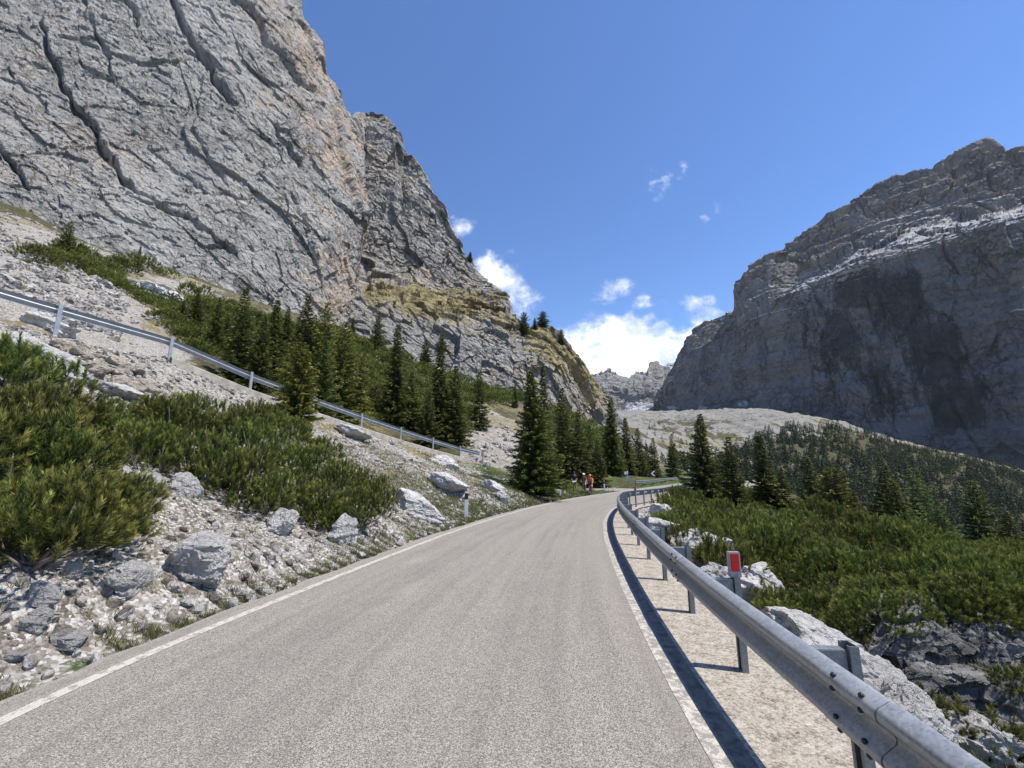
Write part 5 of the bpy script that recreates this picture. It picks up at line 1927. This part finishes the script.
random.seed(17)
bpy.context.view_layer.update()
DG = bpy.context.evaluated_depsgraph_get()
TREES = [
    (533, 497, 372, 'big', 'tall bushy spruce standing alone at the left road edge, darkest at its foot', None, 1.25),
    (545, 480, 366, 'd', 'slim spruce close behind the roadside spruce, only its upper right side showing', 38, 0.85),
    (297, 424, 343, 's', 'small rounded pine with yellow green tufts in front of the upper guardrail', None, 0.95),
    (62, 262, 222, 'e', 'lone bushy spruce highest on the left slope under the cliff', None, 0.9),
    (137, 268, 246, 'd', 'tiny thin spruce on the left slope right of the highest bushy spruce', None, 1.0),
    (195, 330, 288, 'c', 'leftmost of the spruces in the dark stand above the upper guardrail', None, .9),
    (213, 352, 298, 'a', 'dark spruce above the upper guardrail, second from the left end of the stand', None, 1.0),
    (236, 368, 287, 'a', 'tall dark spruce above the guardrail post with the bent tip', 30, 1.0),
    (258, 372, 318, 'c', 'broad low spruce between two taller ones left of the small yellow pine', 30, 1.0),
    (270, 365, 300, 'b', 'slender dark spruce just left above the small yellow green pine', 34, 1.1),
    (300, 375, 296, 'a', 'tall spruce directly behind the small yellow green pine', 36, 1.0),
    (322, 380, 303, 'y', 'yellowish stone pine with pointed top behind the small yellow green pine', 36, 0.8),
    (340, 395, 322, 'y', 'pale green stone pine in mid slope, right of the yellowish one', 34, 0.9),
    (318, 400, 340, 'c', 'wide dark spruce low down behind the gap in the upper guardrail', 30, 1.0),
    (182, 322, 300, 'c', 'small dark spruce at the upper left end of the conifer stand', None, 1.1),
    (225, 345, 312, 'e', 'bushy spruce filling the stand below the cliff, left of the tall bent-tipped one', None, 1.0),
    (248, 350, 310, 'a', 'spruce right of the tall bent-tipped one, mostly hidden', None, 1.1),
    (284, 352, 308, 'c', 'dark broad spruce in the middle of the stand under the cliff', None, 1.0),
    (312, 362, 318, 'e', 'broad dark spruce behind the yellowish stone pine', None, 1.0),
    (335, 368, 330, 'a', 'short spruce uphill of the pale green stone pine', None, 1.1),
    (360, 400, 352, 'y', 'olive toned pine standing low in the thicket left of the very tall narrow spruce', 40, 0.8),
    (408, 405, 372, 'c', 'low spruce in the thicket right of the very tall narrow one', 46, 1.1),
    (345, 372, 345, 'c', 'little dark spruce half sunk in the hillside thicket', None, 1.0),
    (376, 352, 311, 'e', 'dark broad spruce at the cliff foot on the skyline of the thicket', None, 0.85),
    (352, 340, 318, 'c', 'small spruce against the cliff foot left of a broad dark one', None, 1.0),
    (393, 412, 325, 'b', 'very tall narrow spruce in the middle of the hillside thicket', 44, 0.95),
    (425, 366, 340, 'p', 'round dark pine at the foot of the grassy crag, left of a pair', 'crag', 1.0),
    (441, 352, 334, 'q', 'round topped dark pine on the rocks behind the tall twin spruces', 'crag', 0.9),
    (439, 428, 345, 'b', 'tall dark spruce standing in front of a shorter one above the guardrail end', 46, 1.05),
    (456, 424, 366, 'a', 'medium spruce right of the tall dark one above the guardrail end', 46, 1.1),
    (426, 420, 392, 'c', 'short wide spruce at the left foot of the tall dark one', 40, 1.1),
    (480, 416, 370, 'e', 'solitary cone shaped spruce right of the stony gully', 58, 0.8),
    (515, 408, 382, 'd', 'small spruce on the crag foot left of the roadside spruce', 'crag', 1.2),
    (563, 470, 388, 'a', 'tall spruce right of the roadside spruce, first of the dark roadside row', 50, 1.0),
    (577, 472, 410, 'c', 'shorter spruce filling the roadside row behind the cyclists', 50, 1.0),
    (590, 474, 425, 'a', 'half hidden dark spruce between two tall ones behind the stone row', 54, 1.1),
    (612, 478, 398, 'big', 'broadest tall spruce of the dark roadside row, left of the chevron signs', 60, 1.05),
    (628, 478, 418, 'b', 'pointed spruce just right of the broadest one in the roadside row', 62, 1.3),
    (640, 480, 428, 'a', 'dark spruce behind the first chevron sign', 66, 1.2),
    (656, 481, 438, 'a', 'shorter spruce right of the first chevron sign', 68, 1.2),
    (673, 482, 434, 'c', 'spruce left of the second chevron sign at the end of the row', 72, 1.0),
    (600, 476, 440, 'c', 'low dark spruce just behind the cyclists', 50, 1.2),
    (648, 478, 446, 'c', 'low bushy spruce over the far guardrail', 72, 1.2),
    (705, 494, 414, 'big', 'tallest spruce right of the guardrail bend, in front of the scree field', 30, 1.0),
    (735, 498, 437, 'a', 'medium spruce right beside the tallest one, right of the bend', 30, 1.1),
    (768, 505, 435, 'd', 'narrow leaning topped spruce at the edge of the valley wood', 30, 1.3),
    (784, 508, 468, 'c', 'low spruce at the right foot of the narrow one', 30, 1.0),
    (812, 508, 458, 'c', 'dark spruce left of a rounder one behind the sunlit thicket', 32, 1.0),
    (836, 510, 468, 's', 'rounder olive green pine behind the sunlit thicket', 30, 1.0),
    (887, 518, 466, 'c', 'dark tiered spruce left of the bright green larch', 30, 1.1),
    (905, 522, 480, 'c', 'lower dark spruce touching the bright green larch', 28, 1.1),
    (920, 524, 468, 'l', 'bright green larch behind the sunlit thicket', 30, 0.9),
    (980, 536, 481, 'e', 'dark spruce nearest the right edge behind the thicket', 30, 0.9),
    (945, 532, 500, 'l', 'small light green larch between the larger one and the right spruce', 26, 1.0),
    (1010, 545, 512, 'c', 'low dark spruce at the right edge below the wooded slope', 27, 1.2),
    (860, 520, 490, 'c', 'short dark spruce between the round pine and the tiered spruce', 30, 1.2),
    (524, 335, 313, 'q', 'round dark pine on the grassy crag shoulder, leftmost of the skyline pines', 'crag', 1.0),
    (543, 327, 312, 'q', 'wide dark pine on the crag skyline right of the leftmost one', 'crag', 1.5),
    (535, 330, 318, 'p', 'tiny pine between the two skyline pines on the crag', 'crag', 1.0),
    (561, 345, 330, 'q', 'dark pine leaning on the crag edge, rightmost on the skyline', 'crag', 1.0),
    (470, 262, 252, 'p', 'tiny pine clinging high to the crag below the tower', 'crag', 1.2),
    (533, 405, 385, 'd', 'thin spruce on the ledge of the lower crag', 'crag', 1.2),
]
for (px, b, t, kind, lab, Y, wd) in TREES:
    tree(px, b, t, kind, lab, Y, wide=wd)

# pale leafy bush beside the tallest right-hand spruce
rg_ = np.random.default_rng(4)
n = 900
dd = rg_.normal(size=(n, 3))
dd /= np.linalg.norm(dd, axis=1, keepdims=True)
dd[:, 2] = np.abs(dd[:, 2])
V, F, A = shoots_mesh(dd * rg_.uniform(.6, 1, n)[:, None] * np.array((1, 1, .9)), dd + rg_.normal(size=(n, 3)) * .4, np.full(n, .08), 9, 0.09, 0.05, rg_, rg_.random(n))
pl = raw_mesh('crown', V, F, M['pale_leaf'], A)
mb = MB()
for k in range(7):
    e = Vector(dd[k]) * 0.8
    mb.tube([(0, 0, -.1), e * .5, e], [.03, .02, .008], 5)
plm = mb.mesh('stem', M['stem'], True)
p = at(757, 500, 22)
plant((pl, plm), (p[0], p[1], ground_at(p[0], p[1])), 1.35, 0, 'pale yellow green leafy bush among the dark conifers right of the bend', 'bush', None, 'leafy_bush')


# valley wood across the slope: one far-off mass
def valley_forest():
    rg = np.random.default_rng(9)
    n = 11000
    px = rg.uniform(640, 1180, n)
    Y = np.exp(rg.uniform(math.log(170), math.log(860), n))
    u = rays_np(px, np.full(n, 450.0))[0]
    x, y = u * Y, Y
    z = terrain(x, y)[0]
    tanv = (z - CAM_H) / y
    py = 464 - tanv * 420
    top = np.interp(px, [640, 700, 740, 765, 800, 850, 900, 950, 1024, 1180], [470, 468, 452, 434, 428, 428, 436, 446, 472, 520])
    pdens = fbm(np.stack([x / 40, y / 40, 0 * x], 1), 3, 5)
    keep = (py > top) & ((pdens > 0.38) | (rg.random(n) < 0.4)) | (rg.random(n) < 0.06) & (py > 412) & (px > 645)
    V0, F0 = [], []
    bases = []
    for k in range(4):
        r_ = np.random.default_rng(k + 70)
        m = 110
        zf = r_.random(m) ** 1.25 * 0.95
        a = r_.uniform(0, 6.28, m)
        rad = 0.17 * (1 - zf) ** .85 * r_.uniform(.3, 1, m)
        o = np.stack([rad * np.cos(a), rad * np.sin(a), zf + .03], 1)
        d = np.stack([np.cos(a), np.sin(a), r_.uniform(-.9, .3, m)], 1)
        V, F = blades(o, d, 0.13 * (1.1 - zf * .7), 0.085, r_)
        tip = np.tile((0, 0, .7), m).astype(float)
        bases.append((V, F, tip))
    Vs, Fs, A1, A2, off = [], [], [], [], 0
    for i in np.nonzero(keep)[0]:
        V, F, tip = bases[int(rg.integers(4))]
        H = rg.uniform(6, 15) * (0.8 + 0.3 * sstep(Y[i], 200, 600))
        if py[i] < top[i]:
            H *= 0.5
        s = np.array((H * rg.uniform(.9, 1.4),) * 2 + (H,))
        Vs.append((V * s) @ rotz(rg.uniform(0, 6)).T + np.array((x[i], y[i], z[i] - .3)))
        Fs.append(F + off)
        off += len(V)
        A1.append(tip * rg.uniform(.2, 1))
        A2.append(np.full(len(V), rg.random()))
    me = raw_mesh('valley_forest', np.concatenate(Vs), np.concatenate(Fs), M['forest'], {'tip': np.concatenate(A1), 'rnd': np.concatenate(A2)})
    link('valley_forest', me, kind='stuff', label='dark conifer wood covering the far valley slope on the right', cat='forest')


valley_forest()


# ------------------------------------------------------------------ grass
def grass():
    rg = np.random.default_rng(14)
    O, D, Ln, T_, R_ = [], [], [], [], []

    def tufts(x, y, hgt, nb, dryp, spread=0.05):
        z = terrain(x, y)[0]
        for i in range(len(x)):
            k = nb
            a = rg.uniform(0, 6.28, k)
            o = np.stack([x[i] + spread * rg.normal(size=k), y[i] + spread * rg.normal(size=k), np.full(k, z[i] - .01)], 1)
            d = np.stack([np.cos(a) * .5, np.sin(a) * .5, np.ones(k)], 1)
            O.append(o)
            D.append(d)
            Ln.append(hgt[i] * rg.uniform(.5, 1.2, k))
            dr = float(rg.random() < dryp)
            T_.append(np.full(k, 0.0))
            R_.append(np.clip(dr * rg.uniform(.5, 1, k) + (1 - dr) * rg.uniform(0, .3, k), 0, 1))

    # verge strip
    n = 5200
    Y = 1.2 + 36 * rg.random(n) ** 1.25
    k = np.array([int(np.argmin(np.abs(LL[:, 1] - yy))) for yy in Y])
    d = 0.34 + np.abs(rg.normal(size=n)) * np.interp(Y, [1, 6, 12, 24, 36], [.22, .25, .5, 1.2, 2.2])
    x, y = LL[k, 0] - Rn[k, 0] * d, LL[k, 1] - Rn[k, 1] * d
    cl = vnoise(np.stack([x * 1.6, y * 1.6, 0 * x], 1), 3)
    m = (cl > np.interp(Y, [1, 5, 9], [.43, .37, .25]))
    tufts(x[m], y[m], rg.uniform(.05, .13, m.sum()) + 0.002 * Y[m], 9, 0.22)
    # scattered over the bank
    n = 9500
    Y = 1.4 + 30 * rg.random(n) ** 1.4
    k = np.array([int(np.argmin(np.abs(LL[:, 1] - yy))) for yy in Y])
    wmax = np.interp(Y, [1, 3, 8, 14, 20, 26, 34], [9, 11, 9.5, 8, 6.5, 4.5, 2.5])
    d = 0.5 + wmax * rg.random(n)
    x, y = LL[k, 0] - Rn[k, 0] * d, LL[k, 1] - Rn[k, 1] * d
    cl = fbm(np.stack([x * .9, y * .9, 0 * x], 1), 3, 9)
    m = cl > 0.44
    tufts(x[m], y[m], rg.uniform(.04, .13, m.sum()), 10, 0.66, 0.07)
    # denser grass on the lower bank towards the spruce
    n = 5200
    Y = 14 + 20 * rg.random(n)
    k = np.array([int(np.argmin(np.abs(LL[:, 1] - yy))) for yy in Y])
    d = 0.4 + np.interp(Y, [14, 20, 26, 34], [5, 8, 7, 4]) * rg.random(n) ** 1.3
    x, y = LL[k, 0] - Rn[k, 0] * d, LL[k, 1] - Rn[k, 1] * d
    cl = fbm(np.stack([x * .5, y * .5, 0 * x], 1), 3, 29)
    m = cl > 0.46
    tufts(x[m], y[m], rg.uniform(.10, .28, m.sum()), 9, 0.4, 0.12)
    # right: moss and herbs below the outcrop, fringe behind the shoulder
    n = 2600
    Y = 1.6 + 9 * rg.random(n)
    x = rg.uniform(2.6, 11, n)
    m = (x < 1.3 * Y + 3)
    x, Y = x[m], Y[m]
    la = lat_of(np.stack([x, Y], 1))[0]
    cl = fbm(np.stack([x * 1.1, Y * 1.1, 0 * x], 1), 3, 19)
    m = (la > 1.4) & (cl > 0.47)
    tufts(x[m], Y[m], rg.uniform(.05, .13, m.sum()), 11, 0.25, 0.07)
    # mound by the cyclists and slope foot beyond the spruce
    n = 1500
    x, y = rg.uniform(1.5, 12, n), rg.uniform(30, 58, n)
    la, sd, _ = lat_of(np.stack([x, y], 1))
    m = (sd < 0) & (la > 0.3) & (np.hypot((x - 8.6) / 1.5, y - 46.5) > 4.0)
    tufts(x[m], y[m], rg.uniform(.12, .35, m.sum()), 9, 0.3, 0.12)
    O_, D_, L_ = np.concatenate(O), np.concatenate(D), np.concatenate(Ln)
    V, F = blades(O_, D_, L_, 0.006 + 0.0006 * O_[:, 1], rg)
    rn = np.repeat(np.concatenate(R_), 3)
    me = raw_mesh('grass', V, F, M['grass'], {'tip': np.tile((0, 0, .35), len(O_)).astype(float) * rn, 'rnd': rn})
    link('grass', me, kind='stuff', label='tufts of green and straw coloured grass along the verges', cat='grass')


grass()


# ------------------------------------------------------------------ roadside posts and signs
def marker(px, py, label, h=0.95, Y=None):
    p = hit(px, py, 8)
    o = empty('marker_post', tuple(p), label, 'marker post')
    a = MB()
    a.prism([(-.06, -.035), (.06, -.035), (.06, .02), (.03, .05), (-.03, .05), (-.06, .02)], (0, 0, -.1), (1, 0, 0), (0, 1, 0), (0, 0, 1), h * .72 + .1)
    link('post', a.mesh('post', M['white'], bevel=0.004), o)
    b = MB()
    b.prism([(-.062, -.037), (.062, -.037), (.062, .022), (.031, .052), (-.031, .052), (-.062, .022)], (0, 0, h * .72), (1, 0, 0), (0, 1, 0), (0, 0, 1), h * .22)
    link('band', b.mesh('band', M['black']), o)
    c = MB()
    c.prism([(-.058, -.033), (.058, -.033), (.058, .02), (-.058, .02)], (0, 0, h * .94), (1, 0, 0), (0, 1, 0), (0, 0, 1), h * .06)
    link('cap', c.mesh('cap', M['white'], bevel=0.004), o)


marker(466, 519.5, 'nearest white roadside marker post with a dark band, at the foot of the left bank', 0.95)
marker(560.5, 498, 'white roadside marker post beside the grass right of the big roadside spruce', 0.9)
marker(604.5, 491, 'farthest white marker post, at the tip of the grass mound past the cyclists', 0.9)


def chevron_sign(px, py_mid, Y, label, size=0.6, zfoot=None):
    c = at(px, py_mid, Y)
    g = ground_at(c[0], c[1])
    o = empty('chevron_sign', (c[0], c[1], g), label, 'road sign')
    zc = c[2] - g
    a = MB()
    a.tube([(0, 0.04, -0.3), (0, 0.04, zc + size * .5)], 0.03, 10)
    link('pole', a.mesh('pole', M['sign_grey'], True), o)
    b = MB()
    b.box((0, 0, zc), (size, 0.02, size))
    panel = link('panel', b.mesh('panel', M['black'], bevel=0.005), o)
    d = MB()
    s = size * 0.5
    d.prism([(-.72 * s, 0), (.25 * s, .85 * s), (.75 * s, .85 * s), (-.15 * s, 0), (.75 * s, -.85 * s), (.25 * s, -.85 * s)], (0, -0.013, zc), (1, 0, 0), (0, 0, 1), (0, -1, 0), 0.004)
    link('chevron', d.mesh('chevron', M['white']), panel)


chevron_sign(653, 473.5, 54, 'left of the two black chevron signs with a white arrow, above the far guardrail', 0.75)
chevron_sign(688.5, 468.5, 62, 'right-hand black chevron sign with a white arrow, at the end of the guardrail', 0.9)

c = at(628, 478.5, 54)
g = ground_at(c[0], c[1])
o = empty('road_sign', (c[0], c[1], g), 'grey back of a round sign over a square plate at the far bend', 'road sign')
zc = c[2] - g
a = MB()
a.tube([(0, 0.04, -.3), (0, 0.04, zc + .95)], 0.03, 10)
link('pole', a.mesh('pole', M['sign_grey'], True), o)
a = MB()
a.box((0, 0, zc), (.6, .02, .62))
link('square_plate', a.mesh('square_plate', M['sign_grey'], bevel=.004), o)
a = MB()
a.tube([(-.25, -.01, zc + .68), (-.25, .012, zc + .68)], 0.20, 20)
link('round_plate', a.mesh('round_plate', M['white']), o)


# ------------------------------------------------------------------ cyclists
def skin_body(name, joints, edges, radii, mat):
    me = bpy.data.meshes.new(name)
    me.from_pydata(joints, edges, [])
    ob = bpy.data.objects.new(name, me)
    COL.objects.link(ob)
    ob.modifiers.new('s', 'SKIN').use_smooth_shade = True
    for i, r in enumerate(radii):
        me.skin_vertices[0].data[i].radius = r if isinstance(r, tuple) else (r, r)
    me.skin_vertices[0].data[0].use_root = True
    ob.modifiers.new('u', 'SUBSURF').levels = 1
    dg = bpy.context.evaluated_depsgraph_get()
    m2 = bpy.data.meshes.new_from_object(ob.evaluated_get(dg))
    bpy.data.objects.remove(ob)
    m2.name = name
    m2.materials.clear()
    m2.materials.append(mat)
    return m2


def bicycle(pos, rz, label):
    o = empty('bicycle', pos, label, 'bicycle', None, rz)
    for x in (-0.5, 0.5):
        mb = MB()
        ring = [(x + 0.33 * math.cos(t), 0, 0.34 + 0.33 * math.sin(t)) for t in np.linspace(0, 2 * math.pi, 25)]
        mb.tube(ring, 0.018, 6)
        w = link('wheel', mb.mesh('wheel', M['black'], True), o)
        sp = MB()
        for t in np.linspace(0, math.pi, 6, endpoint=False):
            sp.tube([(x - .32 * math.cos(t), 0, .34 - .32 * math.sin(t)), (x + .32 * math.cos(t), 0, .34 + .32 * math.sin(t))], 0.004, 4)
        link('spokes', sp.mesh('spokes', M['sign_grey']), w)
    f = MB()
    bb, st, hd, rw, fw = (-.08, 0, .30), (-.22, 0, .82), (.36, 0, .82), (-.5, 0, .34), (.5, 0, .34)
    for a, b in ((bb, st), (bb, hd), (st, hd), (bb, rw), (st, rw), (hd, fw)):
        f.tube([a, b], 0.018, 8)
    link('frame', f.mesh('frame', M['redcloth'], True), o)
    s = MB()
    s.prism([(-.14, -.07), (.02, -.03), (.14, -.015), (.14, .015), (.02, .03), (-.14, .07)], (-.25, 0, .93), (1, 0, 0), (0, 1, 0), (0, 0, 1), .05)
    s.tube([(-.22, 0, .80), (-.25, 0, .94)], .014, 6)
    link('saddle', s.mesh('saddle', M['black'], bevel=.01), o)
    h = MB()
    h.tube([(.36, 0, .82), (.38, 0, .93)], .016, 6)
    h.tube([(.46, -.22, .88), (.42, -.2, .95), (.40, 0, .95), (.42, .2, .95), (.46, .22, .88)], .014, 6)
    link('handlebar', h.mesh('handlebar', M['black'], True), o)
    return o


def cyclist(pos, rz, jersey, shorts, helmet, label, stand=False):
    o = empty('person', pos, label, 'person', None, rz)
    if not stand:
        hip, ch, nk, hdp = (-.22, 0, .98), (.0, 0, 1.28), (.13, 0, 1.42), (.22, 0, 1.55)
        J = [hip, (-.12, 0, 1.13), ch, nk, (.19, 0, 1.50), hdp, (.23, 0, 1.64)]
        legs = [[(-.16, .09, .93), (.12, .11, .70), (-.02, .11, .36), (.08, .11, .30)], [(-.16, -.09, .93), (.06, -.11, .58), (-.12, -.11, .25), (.0, -.11, .17)]]
        arms = [[(.06, .18, 1.34), (.22, .23, 1.12), (.42, .2, .97), (.46, .2, .95)], [(.06, -.18, 1.34), (.22, -.23, 1.12), (.42, -.2, .97), (.46, -.2, .95)]]
    else:
        J = [(0, 0, .92), (0, 0, 1.1), (0, 0, 1.32), (.01, 0, 1.47), (.02, 0, 1.52), (.03, 0, 1.60), (.03, 0, 1.70)]
        legs = [[(0, .09, .86), (.02, .11, .48), (0, .12, .09), (.13, .13, .04)], [(0, -.09, .86), (.05, -.11, .48), (-.02, -.12, .09), (.11, -.13, .04)]]
        arms = [[(0, .19, 1.40), (.02, .25, 1.13), (.16, .2, .95), (.22, .18, .92)], [(0, -.19, 1.40), (.05, -.25, 1.15), (.25, -.2, 1.0), (.33, -.18, .98)]]
    R_ = [(.14, .12), (.13, .11), (.16, .11), (.055, .055), (.06, .06), (.095, .08), (.06, .055)]
    E = [(i, i + 1) for i in range(6)]
    for ch_, parent, rads in ((legs[0], 0, (.095, .07, .045, .04)), (legs[1], 0, (.095, .07, .045, .04)), (arms[0], 2, (.055, .045, .035, .04)), (arms[1], 2, (.055, .045, .035, .04))):
        b = len(J)
        J += ch_
        R_ += list(rads)
        E.append((parent, b))
        E += [(b + k, b + k + 1) for k in range(3)]
    body = skin_body('person', J, E, R_, M['skin'])
    link('body', body, o)
    # clothes as slightly larger shells over the same limbs
    js = skin_body('jersey', J[:4] + [arms[0][0], arms[0][1], arms[1][0], arms[1][1]], [(0, 1), (1, 2), (2, 3), (2, 4), (4, 5), (2, 6), (6, 7)],
                   [(.15, .13), (.145, .125), (.175, .125), (.07, .07), .068, .055, .068, .055], jersey)
    link('jersey', js, o)
    sh = skin_body('shorts', [J[0], legs[0][0], tuple(np.array(legs[0][0]) * .3 + np.array(legs[0][1]) * .7), legs[1][0], tuple(np.array(legs[1][0]) * .3 + np.array(legs[1][1]) * .7)],
                   [(0, 1), (1, 2), (0, 3), (3, 4)], [(.155, .135), .105, .085, .105, .085], shorts)
    link('shorts', sh, o)
    hx, hz = J[5][0], J[5][2]
    bm = bmesh.new()
    bmesh.ops.create_uvsphere(bm, u_segments=16, v_segments=10, radius=.135)
    for v in list(bm.verts):
        v.co = Vector((hx + .01 + v.co.x * 1.12, v.co.y * .92, hz + .05 + max(v.co.z, -.02) * .95))
    me = bpy.data.meshes.new('helmet')
    bm.to_mesh(me)
    bm.free()
    me.materials.append(helmet)
    link('helmet', me, o)
    for s_ in legs:
        mb = MB()
        q = s_[3]
        mb.box((q[0] - .02, q[1], q[2] + .01), (.25, .09, .09))
        link('shoe', mb.mesh('shoe', M['black'], bevel=.02), o)
    return o


pcy = hit(591, 495.2, 8)
rzc = math.radians(-110)
bicycle((pcy[0], pcy[1], pcy[2]), rzc, 'road bicycle ridden by the cyclist in orange at the left road edge')
cyclist((pcy[0], pcy[1], pcy[2]), rzc, M['orange'], M['darkcloth'], M['orange'], 'cyclist in an orange jersey and dark shorts riding round the bend')
pcb = hit(587.5, 493.0, 8)
pcb = np.array((pcb[0], pcb[1] + 1.5, pcb[2]))
pcb[2] = max(ground_at(pcb[0], pcb[1]), float(road_z(pcb[1])) - 0.02)
bicycle(tuple(pcb), rzc, 'road bicycle of the cyclist in the white helmet, half hidden by grass')
cyclist(tuple(pcb), rzc, M['redcloth'], M['greycloth'], M['white'], 'cyclist in a white helmet and dark red jersey left of the orange one')
pcc = np.array((pcb[0] - 0.75, pcb[1] + 0.8, 0))
pcc[2] = ground_at(pcc[0], pcc[1])
cyclist(tuple(pcc), rzc, M['darkcloth'], M['white'], M['darkcloth'], 'person in dark top and white trousers standing beside the two cyclists', True)
